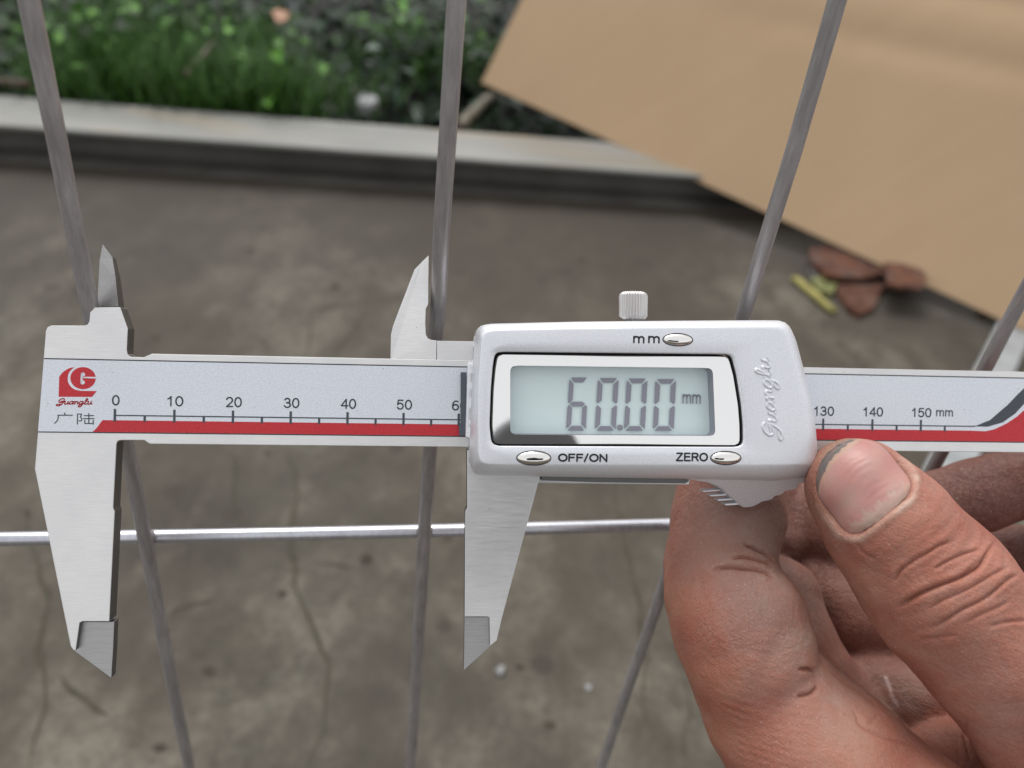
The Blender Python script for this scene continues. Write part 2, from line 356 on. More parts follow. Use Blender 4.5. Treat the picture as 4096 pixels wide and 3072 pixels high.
def text(name, s, cx, cy, w, h, z, mat, parent, bold=0.0, rot=0.0, sw=.26, gap=.16):
    """stroke lettering centred at (cx,cy) mm, w x h mm"""
    x = 0; ls = []
    for c in s:
        wd__, st_ = SF[c]; ls += [[(x + a, b) for a, b in l] for l in st_]; x += wd__ + gap
    al = np.array([q for l in ls for q in l]); lo_, hi_ = al.min(0), al.max(0); w = w - sw; h = h - sw
    sx = w / max(.3, hi_[0] - lo_[0]); sy = h / (hi_[1] - lo_[1])
    ls = [[np.array([cx + (a - (lo_[0] + hi_[0]) / 2) * sx, cy + (b - (lo_[1] + hi_[1]) / 2) * sy]) for a, b in l] for l in ls]
    return flat(name, strokes(ls, sw), z, mat, parent, th=.010)
# ================================================================== THE SETTING
def sheet(name, pts, z, mat, sub=1):
    o = mesh_obj(name, [(x, y, z) for x, y in pts], [tuple(range(len(pts)))], mat); return tag(o, kind='structure')
def gp(x, y, z=0.0):            # where the view ray of a photo point meets the height z (m)
    d = W @ ray(x, y); s = (z - H) / d[2]; return CAMPOS + d * s
RH = .057                        # channel height
rb0, rb1 = gp(0, 655)[:2], gp(2100, 797)[:2]
rdir = (rb1 - rb0) / np.linalg.norm(rb1 - rb0); rnor = np.array([-rdir[1], rdir[0]])
A0 = rb0 - rdir * 2.5; A1 = rb0 + rdir * 4.5
sheet('ground', [(-40, -40), (40, -40), (40, 60), (-40, 60)], -.004, M_soil)
q0 = rb0 - rdir * 12 + rnor * .09; q1 = rb0 + rdir * 14 + rnor * .09
sheet('concrete_pavement', [q0 - rnor * 9, q1 - rnor * 9, q1, q0], 0, M_conc)

# steel channel lying web-up
FWID = .118; WB = .050
prof = [(-.004, 0), (-.004, .005), (WB - .004, .007), (WB, .011), (WB, RH - .012), (WB - .004, RH - .008), (.001, RH - .0065), (0, RH - .0055), (0, RH - .001), (.001, RH), (FWID - .001, RH), (FWID, RH - .001), (FWID, RH - .0055), (FWID - .001, RH - .0065),
        (WB + .010, RH - .008), (WB + .006, RH - .012), (WB + .006, .011), (WB + .010, .007), (FWID, .005), (FWID, 0)]
v = []
for A in (A0, A1):
    for a, z in prof: v.append((*(A + rnor * a), z))
n = len(prof)
f = [(i, (i + 1) % n, (i + 1) % n + n, i + n) for i in range(n)] + [tuple(range(n))[::-1], tuple(range(n, 2 * n))]
ch = fixn(mesh_obj('steel_beam', v, f, [M_rail, M_web, M_conc], midx=[0 if 7 <= i <= 12 else 2 if i in (0, 19) else 1 for i in range(n)] + [1, 1], bevel=.0008))
tag(ch, 'grey painted steel beam lying between the concrete and the plants', 'steel beam')
# small foot angle lying against the channel's front
# ---- cardboard sheet: lower edge B-C, left edge rises from B
def at_h(x, y, h): return gp(x, y, h)
B = at_h(1925, 330, .078); C_ = at_h(4020, 1288, .012)
e1 = C_ - B
rA = W @ ray(2085, 0); s_ = ((B - CAMPOS) @ e1) / (rA @ e1); A = CAMPOS + rA * s_
e1n = e1 / np.linalg.norm(e1); e2n = (A - B) - ((A - B) @ e1n) * e1n; e2n /= np.linalg.norm(e2n)
if e2n[2] < 0: pass
n3_ = np.cross(e1n, e2n); n3_ *= np.sign(n3_[2])
print('CARD B', B, 'C', C_, 'A', A, 'e2', e2n, 'n', n3_)
LW, LH = 1.25, .95; T_ = .006
NX, NY = 70, 90
v = []; f = []
def cpt(i, j, k):
    u = LW * i / NX; w_ = LH * j / NY
    bow = .006 * math.sin(math.pi * i / NX) * (1 - j / NY)
    dent = -.0045 * math.exp(-((w_ - .30 - .1 * u) / .022) ** 2) - .0045 * math.exp(-((w_ - .44 - .06 * u) / .024) ** 2) - .003 * math.exp(-((w_ - .20 - .12 * u) / .02) ** 2) + .004 * math.sin(u * 5 + 1) * math.sin(w_ * 6 + u * 3)
    return B + e1n * u + e2n * w_ + n3_ * (bow + dent * min(1, max(0, (u - .3) / .3)) - k * T_)
for k in (0, 1):
    for j in range(NY + 1):
        for i in range(NX + 1): v.append(cpt(i, j, k))
Nn = (NX + 1) * (NY + 1)
idx = lambda i, j, k: k * Nn + j * (NX + 1) + i
for j in range(NY):
    for i in range(NX):
        f.append((idx(i, j, 0), idx(i + 1, j, 0), idx(i + 1, j + 1, 0), idx(i, j + 1, 0)))
        f.append((idx(i, j, 1), idx(i, j + 1, 1), idx(i + 1, j + 1, 1), idx(i + 1, j, 1)))
for i in range(NX):
    f.append((idx(i, 0, 0), idx(i, 0, 1), idx(i + 1, 0, 1), idx(i + 1, 0, 0))); f.append((idx(i, NY, 0), idx(i + 1, NY, 0), idx(i + 1, NY, 1), idx(i, NY, 1)))
for j in range(NY):
    f.append((idx(0, j, 0), idx(0, j + 1, 0), idx(0, j + 1, 1), idx(0, j, 1))); f.append((idx(NX, j, 0), idx(NX, j, 1), idx(NX, j + 1, 1), idx(NX, j + 1, 0)))
cb = fixn(mesh_obj('cardboard_sheet', v, f, M_card, smooth=True)); em = cb.modifiers.new('e', 'EDGE_SPLIT'); em.split_angle = R_(50); tag(cb, 'large plain brown cardboard sheet leaning over the steel beam', 'cardboard')

# ---- plants beyond the channel
def leafmass(name, base, lsize, cols, mat, kind='leaf'):
    base = np.array(base); n = len(base)
    a = rng.uniform(0, 2 * math.pi, n)
    if kind == 'leaf': el = rng.uniform(-.5, 1.0, n); L = lsize * rng.uniform(.5, 1.35, n); w_ = L * rng.uniform(.26, .42, n)
    else: el = rng.uniform(.85, 1.5, n); L = lsize * rng.uniform(.4, 1.3, n); w_ = np.full(n, .0022)
    d = np.stack([np.cos(a) * np.cos(el), np.sin(a) * np.cos(el), np.sin(el)], 1)
    s = np.stack([-np.sin(a), np.cos(a), rng.uniform(-.6, .6, n)], 1); s /= np.linalg.norm(s, axis=1)[:, None]
    up = np.cross(d, s); up *= np.where(up[:, 2:] < 0, -1, 1)
    L = L[:, None]; w_ = w_[:, None]; fold = .25 * w_; p = base
    V = np.stack([p, p + d * L * .45 + s * w_ + up * fold, p + d * L * .5, p + d * L * .45 - s * w_ + up * fold, p + d * L - up * L * .15], 1)
    b = 5 * np.arange(n)[:, None]
    F_ = np.concatenate([b + [[0, 1, 4, 2]], b + [[0, 2, 4, 3]]])
    me = to_mesh(name, V.reshape(-1, 3), F_); me.materials.append(mat)
    ca = me.color_attributes.new('Col', 'FLOAT_COLOR', 'POINT')
    cc = np.ones((n * 5, 4)); cc[:, :3] = np.repeat(cols, 5, 0); ca.data.foreach_set('color', cc.ravel())
    o = bpy.data.objects.new(name, me); COL.objects.link(o); return o
def to_mesh(name, V_, F_):
    me = bpy.data.meshes.new(name); me.vertices.add(len(V_)); me.vertices.foreach_set('co', V_.astype(np.float32).ravel())
    me.loops.add(F_.size); me.loops.foreach_set('vertex_index', F_.astype(np.int32).ravel())
    me.polygons.add(len(F_)); me.polygons.foreach_set('loop_start', np.arange(0, F_.size, 4, dtype=np.int32))
    me.update(calc_edges=True); me.validate(); return me
def hump(x, y): return .11 + .05 * np.sin(x * 7 + 1) * np.sin(y * 6) + .04 * np.sin(x * 19 + y * 13) + .035 * np.sin(x * 31 - y * 23)
N_ = 30000
u_ = rng.uniform(-1.4, 4.6, N_); v_ = np.where(rng.random(N_) < .4, np.abs(rng.normal(0, .5, N_)), rng.uniform(0, 4.2, N_))
pxy = rb0 + rdir * u_[:, None] + rnor * (FWID + .012 + v_[:, None])
hh = np.maximum(.02, hump(pxy[:, 0], pxy[:, 1])) * np.minimum(1, .3 + v_ * 2.0)
gap = np.sin(pxy[:, 0] * 23 + 2 * np.sin(pxy[:, 1] * 17)) * np.sin(pxy[:, 1] * 21 + pxy[:, 0] * 5) < .0
hh = np.where(gap, hh * .10, hh)
bs = np.stack([pxy[:, 0], pxy[:, 1], hh * rng.uniform(.1, 1.1, N_)], 1)
zs_ = B[2] - ((bs[:, :2] - B[:2]) @ n3_[:2]) / n3_[2]; e1x = e1n[:2] / np.linalg.norm(e1n[:2]); under = (bs[:, :2] - B[:2]) @ e1x > -.10
bs[:, 2] = np.where(under, np.minimum(bs[:, 2], zs_ - .07), bs[:, 2]); bs[:, 2] = np.maximum(bs[:, 2], .0)
under2 = (bs[:, :2] - B[:2]) @ e1x > -.02; bs[under2 & (bs[:, 2] > zs_ - .06), 2] = -.3
cl_ = np.array([[.008, .018, .008], [.014, .034, .011], [.04, .10, .015], [.04, .075, .045], [.14, .18, .15]])
cols = cl_[rng.choice(5, N_, p=[.50, .28, .05, .115, .055])] * rng.uniform(.6, 1.3, (N_, 1))
pale = (np.sin(pxy[:, 0] * 11 + 1.3) * np.sin(pxy[:, 1] * 9 + pxy[:, 0] * 4) > .6) & (rng.random(N_) < .10) & (hh > .08)
cols[pale] = np.array([.13, .17, .16]) * rng.uniform(.6, 1.2, (pale.sum(), 1))  # greyish sky reflection painted as leaf colour
gc = leafmass('ground_cover', bs, .040, cols, M_leaf)
tag(gc, 'dark glossy low ground cover plants growing behind the steel beam', 'ground cover', kind='stuff')
centres = [(gp(x, y, .05)[:2], r_) for x, y, r_ in [(480, 280, .08), (700, 330, .08), (330, 330, .07), (820, 400, .05), (560, 130, .06), (1100, 420, .04),
           (1650, 440, .05), (1900, 250, .05), (250, 60, .05), (1030, 200, .03), (1250, 430, .03), (900, 200, .04), (1580, 230, .04)]]
def clumps(n, k, spread, zlo, zhi):
    i = np.minimum(rng.exponential(k, n).astype(int), len(centres) - 1)
    p = np.array([centres[j][0] for j in i]) + rng.normal(0, 1, (n, 2)) * np.array([centres[j][1] for j in i])[:, None] * spread
    p = p[((p - rb0) @ rnor > FWID + .01) & ((p - B[:2]) @ e1n[:2] < -.07)]; return np.concatenate([p, rng.uniform(zlo, zhi, (len(p), 1))], 1)
gb = clumps(5200, 4.2, 1.0, 0, .05)
gr = leafmass('grass', gb, .10, np.array([.055, .14, .020]) * rng.uniform(.5, 1.25, (len(gb), 1)), M_grass, 'grass')
tag(gr, 'bright green grass blades sprouting among the ground cover by the steel beam', 'grass', kind='stuff')
sb = clumps(190, 5, 1.1, .06, .16)
sg = leafmass('seedling_leaves', sb, .024, np.array([.09, .22, .03]) * rng.uniform(.6, 1.25, (len(sb), 1)), M_leaf)
tag(sg, 'light green young leaves among the dark ground cover', 'ground cover', kind='stuff')

# ---- litter on the concrete
def blobby(name, pts, th, mat, label, cat, h0=0.001, jag=.15, bulge=.0):
    """an irregular flake: outline given in photo points laid on the ground, real thickness"""
    P = [gp(x, y, h0)[:2] for x, y in pts]; c_ = sum(P) / len(P)
    out = []
    for i in range(len(P)):
        a, b = P[i], P[(i + 1) % len(P)]
        for k in range(3):
            q = a + (b - a) * k / 3; q = q + (q - c_) * rng.uniform(-jag, jag) * .35 * (k > 0); out.append(q + rng.normal(0, .0012, 2))
    n = len(out); v = [(c_[0], c_[1], h0 + th * 1.0 + bulge)]
    v += [(*(c_ + (q - c_) * .6), h0 + th * rng.uniform(.85, 1.1) + bulge * .6) for q in out]
    v += [(*q, h0 + th * rng.uniform(.55, 1.15)) for q in out] + [(*q, h0) for q in out]
    f = [(0, 1 + i, 1 + (i + 1) % n) for i in range(n)]
    for L in (1, 1 + n): f += [(L + i, L + n + i, L + n + (i + 1) % n, L + (i + 1) % n) for i in range(n)]
    f.append(tuple(range(1 + 2 * n, 1 + 3 * n)))
    loc = np.array([c_[0], c_[1], 0]); v = [np.array(q) - loc for q in v]
    o = fixn(mesh_obj(name, v, f, mat)); o.location = loc; return tag(o, label, cat)
blobby('rusty_strip', [(3235, 1010), (3300, 1000), (3420, 1025), (3540, 1060), (3692, 1075), (3690, 1125), (3675, 1165), (3560, 1150), (3545, 1100), (3440, 1130), (3300, 1120), (3245, 1065)], .009, M_rust,
       'long flaky strip of rusty scrap lying at the cardboard edge', 'rust scrap', .012)
r3 = W @ ray(3615, 1100); hz3 = (CAMPOS + r3 * (((B - CAMPOS) @ n3_) / (r3 @ n3_)))[2] + .008; print('plate height', hz3)
blobby('rusty_plate', [(3540, 1062), (3692, 1070), (3694, 1166), (3545, 1152)], .006, M_rust,
       'rectangular rusty piece resting on the cardboard edge, right of the long strip', 'rust scrap', hz3, jag=.04)
blobby('rusty_flake', [(3345, 1120), (3440, 1130), (3530, 1145), (3510, 1200), (3490, 1250), (3430, 1275), (3375, 1240), (3345, 1180)], .008, M_rust,
       'broad rusty flake lying below the longer rusty strip', 'rust scrap', .001)
def stick(name, p0, p1, r, mat, label, cat, n=8, wob=.15, z=None):
    z = r if z is None else z
    a, b = gp(*p0, z), gp(*p1, z); d = b - a; L = np.linalg.norm(d); d /= L
    s = np.cross(d, [0, 0, 1]); s /= np.linalg.norm(s); u = np.cross(s, d); v = []; f = []
    for i in range(n + 1):
        c_ = a + d * L * i / n + s * rng.normal(0, r * wob) ; rr = r * rng.uniform(.85, 1.1) * (.8 if i in (0, n) else 1)
        for k in range(8): v.append(c_ + rr * (s * math.cos(k * math.pi / 4) + u * .8 * math.sin(k * math.pi / 4)) - np.array(a))
    for i in range(n):
        for k in range(8): f.append((8 * i + k, 8 * i + (k + 1) % 8, 8 * i + 8 + (k + 1) % 8, 8 * i + 8 + k))
    f += [tuple(range(8))[::-1], tuple(range(8 * n, 8 * n + 8))]
    o = fixn(mesh_obj(name, v, f, mat, smooth=True)); o.location = a; return tag(o, label, cat)
stick('yellow_stick', (3178, 1112), (3340, 1246), .0058, M_stick, 'short yellow green peeled stick beside the rusty scrap', 'stick')
blobby('moss_clump', [(3235, 1130), (3290, 1120), (3345, 1150), (3330, 1190), (3280, 1180)], .008, M_greenleaf, 'small dull green clump between the yellow stick and the rust', 'moss')
blobby('foil_scrap', [(3238, 1080), (3285, 1075), (3300, 1110), (3250, 1118)], .004, M_pebble, 'tiny pale scrap beside the left end of the rusty strip', 'litter')
blobby('earth_crumb', [(3915, 1225), (3965, 1218), (3985, 1250), (3930, 1275), (3905, 1250)], .012, M_bark, 'dark brown crumb under the cardboard lower right corner', 'debris')
blobby('white_pebble', [(1990, 2678), (2010, 2674), (2018, 2690), (2002, 2702), (1988, 2692)], .002, M_pebble, 'small white pebble on the concrete right of the slider jaw tip', 'pebble')
blobby('grey_pebble', [(2344, 2740), (2358, 2740), (2360, 2752), (2345, 2754)], .001, M_pebble, 'faint grey pebble on concrete near the lower right wire', 'pebble')
def crack(pts, w, mat, wob=.004):
    P = [gp(x, y, .0006)[:2] for x, y in pts]; out = []
    for p, q in zip(P, P[1:]):
        k = max(2, int(np.linalg.norm(q - p) / .012))
        for i in range(k): out.append(p + (q - p) * i / k + rng.normal(0, wob * .5, 2))
    out.append(P[-1]); v = []; f = []; N_c = len(out)
    for i, p in enumerate(out):
        d = out[min(i + 1, N_c - 1)] - out[max(i - 1, 0)]; d /= np.linalg.norm(d) + 1e-9; s__ = np.array([-d[1], d[0]])
        ww = w * (.15 + min(1, 4 * i / N_c, 4 * (N_c - 1 - i) / N_c)) * rng.uniform(.4, 1.3)
        for sg__ in (1, -1): v.append((*(p + s__ * ww * sg__), .0006))
    f = [(2 * i, 2 * i + 1, 2 * i + 3, 2 * i + 2) for i in range(N_c - 1)]
    return mesh_obj('crack', v, f, mat, pav)
pav = bpy.data.objects['concrete_pavement']
M_crack = organic('dirt_filled_crack', srgb(54, 51, 38), srgb(72, 68, 54), 80, .95)
for pts_, w_c in (([(2455, 1925), (2480, 2080), (2520, 2260), (2560, 2420), (2568, 2500), (2590, 2700), (2585, 2900)], .0035), ([(1140, 1790), (1190, 1900), (1165, 2060), (1180, 2330), (1240, 2480), (1320, 2660), (1300, 2900), (1230, 3072)], .0030),
                  ([(100, 2080), (200, 2420), (150, 2600), (185, 2760), (120, 3072)], .0032), ([(230, 2700), (330, 2800), (430, 2860)], .0028), ([(660, 2480), (740, 2420), (860, 2400)], .0022),
                  ([(1640, 1180), (1250, 1240), (1235, 1420), (1200, 1600)], .0018), ([(1000, 1330), (1080, 1400)], .0025), ([(1480, 1240), (1330, 1420)], .0022), ([(930, 1800), (935, 2010), (960, 2060)], .0028),
                  ([(2700, 2560), (2760, 2800), (2740, 3072)], .0020), ([(1290, 2250), (1420, 2270)], .0018)):
    crack(pts_, w_c * .42, M_crack, .0025)
def stain(cx, cy, rx, ry, mat=None, n=18):
    c_ = gp(cx, cy, .0005)[:2]; ex = gp(cx + rx, cy, .0005)[:2] - c_; ey = gp(cx, cy - ry, .0005)[:2] - c_
    v = [(*(c_ + (ex * math.cos(a) + ey * math.sin(a)) * rng.uniform(.75, 1.2)), .0005) for a in np.linspace(0, 2 * math.pi, n, endpoint=False)]
    return mesh_obj('stain', v, [tuple(range(n))], mat or M_crack, pav)
M_stain = organic('dark_pit', srgb(46, 41, 33), srgb(66, 60, 49), 90, .95)
for q in ((838, 2682, 34, 30), (2080, 2668, 30, 16), (1130, 2375, 26, 20), (110, 2055, 18, 26), (1465, 2235, 34, 30), (300, 1165, 16, 12), (1340, 1145, 24, 16), (1000, 1000, 30, 12), (1175, 2230, 24, 20), (620, 1350, 26, 12), (1790, 2150, 26, 22), (2330, 1040, 24, 10), (1070, 1810, 16, 16), (2900, 900, 40, 12), (2200, 2900, 34, 22), (640, 2990, 40, 22)):
    stain(q[0], q[1], q[2] * .72, q[3] * .72, mat=M_stain)
blobby('white_stone', [(1430, 405), (1465, 398), (1505, 408), (1515, 430), (1480, 440), (1440, 434)], .012, M_pebble, 'white stone lying in the plants behind the steel beam', 'stone', .05)
blobby('dry_leaf', [(1085, 50), (1115, 40), (1155, 55), (1150, 85), (1105, 95)], .003, M_orange, 'single orange dry leaf lying on top of the plants', 'dry leaf', .13)
stick('fallen_twig', (-140, 318), (128, 335), .0075, M_bark, 'red brown twig lying in the plants at the left edge', 'twig', z=.07)
stick('fallen_stick', (745, 300), (860, 165), .005, M_bark, 'thin dark red stick leaning in the plants left of centre', 'stick', z=.10)
stick('wood_splinter', (1840, 505), (1960, 385), .011, M_wood, 'grey wood splinter in soil beside the cardboard left corner', 'wood scrap', z=.04)
# pale flat bar at right, running under the cardboard
a_, b_ = gp(4120, 1180, .01), gp(3700, 2080, .01); d_ = (b_ - a_) / np.linalg.norm(b_ - a_); s_ = np.cross(d_, [0, 0, 1.0]); s_ /= np.linalg.norm(s_)
v = [a_ + d_ * u + s_ * w_ + np.array([0, 0, h_]) for u in (-.02, np.linalg.norm(b_ - a_)) for w_, h_ in ((-.020, 0), (-.020, -.0095), (.020, -.0095), (.020, 0))]
f = [(0, 1, 2, 3), (7, 6, 5, 4)] + [(i, i + 4, (i + 1) % 4 + 4, (i + 1) % 4) for i in range(4)]
v = [q - a_ for q in v]
bar = fixn(mesh_obj('flat_bar', v, f, M_bar, bevel=.001)); bar.location = a_
tag(bar, 'pale grey flat metal bar on the concrete at the right, under the cardboard', 'metal bar')

# ================================================================== WIRE MESH PANEL
ln = np.cross(ray(0, 2156), ray(4096, 2052)); HD = np.cross(ln, GR); HD /= np.linalg.norm(HD); HD *= np.sign(HD[0])
NM = np.cross(GR, HD); MP = pc3(1757, 1200, -3.0)
def mp(x, y, o=0.0):
    r = ray(x, y); return r * (((NM @ MP) + o) / (NM @ r))
panel = empty('wire_mesh_panel')
pr = cw(mp(1620, 3072)); panel.location = (pr[0], pr[1], 0)
tag(panel, 'upright welded wire mesh panel of grey steel wires behind the caliper', 'wire mesh')
bpy.context.view_layer.update()
def tube(name, pts, r, mat, parent, seg=20, oval=1.0, sub=4):
    v = []; f = []; org = np.array(parent.location)
    for i, p in enumerate(pts):
        d = pts[min(i + 1, len(pts) - 1)] - pts[max(i - 1, 0)]; d /= np.linalg.norm(d)
        s = np.cross(d, [0, 1, .01]); s /= np.linalg.norm(s); u = np.cross(d, s)
        for k in range(seg):
            a = 2 * math.pi * k / seg; v.append(p + r * (s * math.cos(a) + u * oval * math.sin(a)) - org)
    for i in range(len(pts) - 1):
        for k in range(seg): f.append((seg * i + k, seg * i + (k + 1) % seg, seg * (i + 1) + (k + 1) % seg, seg * (i + 1) + k))
    f += [tuple(range(seg))[::-1], tuple(range(seg * (len(pts) - 1), seg * len(pts)))]
    return fixn(mesh_obj(name, v, f, mat, parent, smooth=True))
gw = W @ GR
VW = [[(116, 0), (220, 520), (300, 930), (345, 1160), (405, 1420), (511, 1800), (575, 2130), (701, 2800), (757, 3072)],
      [(1826, 0), (1794, 500), (1764, 950), (1757, 1180), (1737, 1400), (1719, 1819), (1699, 2098), (1666, 2694), (1642, 3072)],
      [(3349, 0), (3170, 620), (3040, 1038), (2978, 1246), (2820, 1790), (2626, 2429), (2508, 2761), (2405, 3072)],
      [(4480, 440), (4200, 985), (4060, 1240), (3941, 1472), (3765, 1812), (3560, 2200), (3330, 2620), (3090, 3072)]]
for wpx in VW:
    pts = [cw(mp(x, y)) for x, y in wpx]
    top = pts[0] - gw * .16; low = pts[-1] + gw * ((pts[-1][2]) / -gw[2] - .0005)
    tube('vertical_wire', [top] + pts + [low], .00150, M_wire, panel)
    for k_, ref in ((-1, 0), (1, 3)):
        if wpx is VW[ref]: sh = (W @ HD) * .0606 * k_; tube('vertical_wire', [q + sh for q in [top] + pts] + [low + sh * [1, 1, 0]], .00150, M_wire, panel)
hp = [(x, 2156 - .0145 * x - 2.6e-6 * x * x) for x in range(-700, 5000, 190)]
hpw = [cw(mp(x, y, -3.1)) for x, y in hp]; hpw = [hpw[0] + (hpw[0] - hpw[1]) / np.linalg.norm(hpw[0] - hpw[1]) * .12] + hpw + [hpw[-1] + (hpw[-1] - hpw[-2]) / np.linalg.norm(hpw[-1] - hpw[-2]) * .06]
hw = tube('horizontal_wire', hpw, .00155, M_wire2, panel)
tag(hw, 'bright horizontal wire welded behind the upright wires')
for x, y in ((587, 2146), (1698, 2124), (2735, 2096), (3625, 2069)):
    c_ = cw(mp(x, y, -1.55)) - np.array(panel.location); v = []; f = []
    for i in range(7):
        for k in range(12):
            th, ph = math.pi * i / 6, 2 * math.pi * k / 12
            v.append(c_ + (W @ HD) * 2.0e-3 * math.sin(th) * math.cos(ph) + (W @ GR) * 2.1e-3 * math.sin(th) * math.sin(ph) + (W @ NM) * 1.3e-3 * math.cos(th))
    for i in range(6):
        for k in range(12): f.append((12 * i + k, 12 * i + (k + 1) % 12, 12 * i + 12 + (k + 1) % 12, 12 * i + 12 + k))
    mesh_obj('weld', v, f, M_wire, panel, smooth=True)

# ================================================================== CALIPER
# --- beam with the fixed jaws (traced corner points on its front face)
bx = 232.0
bo = [(183, 1323), (190, 1308), (205, 1302), (335, 1302), (350, 1298), (357, 1285), (362, 1229), (480, 1228), (511, 1315), (507, 1400), (510, 1418), (521, 1427), (575, 1429), (590, 1422), (607, 1415)]
top_ = P2(bo) + [np.array([bx, 16.0])]
bot_ = [np.array([bx, 0.0])] + P2([(600, 1776), (588, 1769), (577, 1761), (480, 1761), (470, 1765), (466, 1776), (453, 2032), (459, 2048), (437, 2486), (330, 2486), (318, 2492), (302, 2604), (292, 2600), (282, 2585), (139, 1876), (151, 1733)])
beam = prism('beam', top_ + bot_, -3.5, 0, M_steel, caliper, .10)
# knife edge (inside measuring jaw): ground thinner toward its left edge and tip
kn = P2([(400, 972), (445, 1027), (464, 1110), (480, 1227.5)], -1.2)
z_of = [-2.4, -1.7, -1.0, -.3]
kl = P2([(397, 1040), (392, 1117), (390, 1175), (392, 1227.5)], -2.6); zl = [-2.7, -2.8, -2.7, -2.6]
front = [(kn[0], -2.4)] + [(p, z) for p, z in zip(kn[1:], z_of[1:])] + [(p, z) for p, z in zip(kl[::-1], zl[::-1])]
nF = len(front); v = [(p[0] / 1000, p[1] / 1000, z / 1000) for p, z in front] + [(p[0] / 1000, p[1] / 1000, -.00345) for p, z in front]
# front face split into strips left/right
f = [(0, 1, 7), (7, 1, 2, 6), (6, 2, 3, 5), (5, 3, 4)] if nF == 8 else []
f += [(i, i + nF, (i + 1) % nF + nF, (i + 1) % nF) for i in range(nF)] + [tuple(range(2 * nF - 1, nF - 1, -1))]
kj = fixn(mesh_obj('knife_jaw', v, f, [M_steel_ground, M_steel_side], caliper, bevel=.00005, midx=[0] * 4 + [1] * (nF + 1))); kj['label'] = 'ground knife edge of the fixed upper jaw'
kj.parent = beam
# recessed tip of the fixed lower jaw
tipz = -1.3
prism('jaw_tip', P2([(300, 2606), (316, 2487), (457, 2487), (452, 2600), (445, 2712)], tipz), -3.45, tipz, M_steel_ground, beam, .06)
# printed plate
plate = prism('scale_plate', [pc(174, 1443)] + [np.array([bx - .3, pc(3213, 1506)[1]]), np.array([bx - .3, pc(3213, 1740)[1]])] + [pc(151.5, 1730.5)], .001, .03, M_plate, beam, 0)
yt = lambda x: None
Yt = (pc(174, 1443)[1] + pc(1868, 1480)[1]) / 2; Yb = (pc(150, 1731)[1] + pc(1862, 1753)[1]) / 2
print('plate Y', pc(174, 1443), pc(1100, 1463), pc(1868, 1480), pc(3213, 1506), '|', pc(150, 1731), pc(1100, 1742), pc(1862, 1753), 'red', pc(410, 1680), pc(1835, 1703), 'base', pc(466, 1660), pc(1100, 1670))
XL = pc(174, 1443)[0]
YT, YB = 14.72, 2.05
def setplate():
    me = plate.data
setplate()
bpy.data.objects.remove(plate)
xl_t, xl_b = pc(176, 1443)[0], pc(152, 1731)[0]
plate = prism('scale_plate', [(xl_t, YT), (bx - .3, YT), (bx - .3, YB), (xl_b, YB)], .002, .03, M_plate, beam, 0)
flat('border_line', [[(xl_t, YT - .08), (xl_t, YT + .12), (bx - .3, YT + .12), (bx - .3, YT - .08)]], .032, M_line, plate)
flat('border_line', [[(xl_b, YB - .12), (xl_b, YB + .08), (bx - .3, YB + .08), (bx - .3, YB - .12)]], .032, M_line, plate)
YR = 4.22; YBASE = 5.07
pcx = lambda x, y: pc(x, y, .03)
xs = pcx(410, 1680)[0]
redtop = [(xs, YR), (xs - .35, YR - .5), (xs - .95, YR - 1.4), (xs - 1.65, YB + .09)]
rr = [pcx(x, y) for x, y in [(3942, 1725), (3978, 1717), (4028, 1693), (4068, 1666), (4096, 1641)]]
redpoly = redtop + [(bx - 1, YB + .09), (bx - 1, YT - .5), (rr[-1][0] + 14, YT - .3), (rr[-1][0] + 6, rr[-1][1] + 4.2)] + [tuple(q) for q in rr[::-1]] + [(rr[0][0] - 3, YR)]
flat('red_band', [redpoly], .034, M_red, plate)
sw = [(3890, 1703), (3906, 1702), (3960, 1680), (4030, 1620), (4070, 1578), (4096, 1553)]
sw2 = [(4096, 1616), (4060, 1655), (4010, 1690), (3950, 1707), (3906, 1706)]
s1 = [pcx(*q) for q in sw]; s2 = [pcx(*q) for q in sw2]
flat('dark_swoosh', [s1 + [s1[-1] + [4, 3.2], s1[-1] + [12, 5.2], s2[0] + [13, 6.5], s2[0] + [5, 4.2]] + s2], .034, M_ink, plate)
tk = []
for k in range(0, 32):
    X = 5.0 * k
    if k % 2 == 0: tk.append([(X - .21, YBASE + 1.12), (X + .21, YBASE + 1.12), (X + .21, YBASE - 1.12), (X - .21, YBASE - 1.12)])
    else: tk.append([(X - .2, YBASE - .1), (X + .2, YBASE - .1), (X + .2, YBASE - 1.12), (X - .2, YBASE - 1.12)])
xe = pcx(3900, 1704)[0]
flat('graduation_marks', tk, .060, M_ink, plate)
flat('base_line', [[(0, YBASE + .11), (xe, YBASE + .11), (xe, YBASE - .11), (0, YBASE - .11)]], .046, M_ink, plate)
for k in range(0, 16):
    s = str(10 * k)
    text('printed_number', s, 10.0 * k + .12, pc(465, 1601)[1] - .02 * k * .3, 1.28 if k == 0 else (2.75 if k < 10 else 4.05), 1.85, .062, M_ink, plate, sw=.25)
text('printed_unit', 'mm', pcx(3778, 1650)[0], pc(465, 1601)[1] - .15, 3.5, 1.30, .062, M_ink, plate, sw=.22)
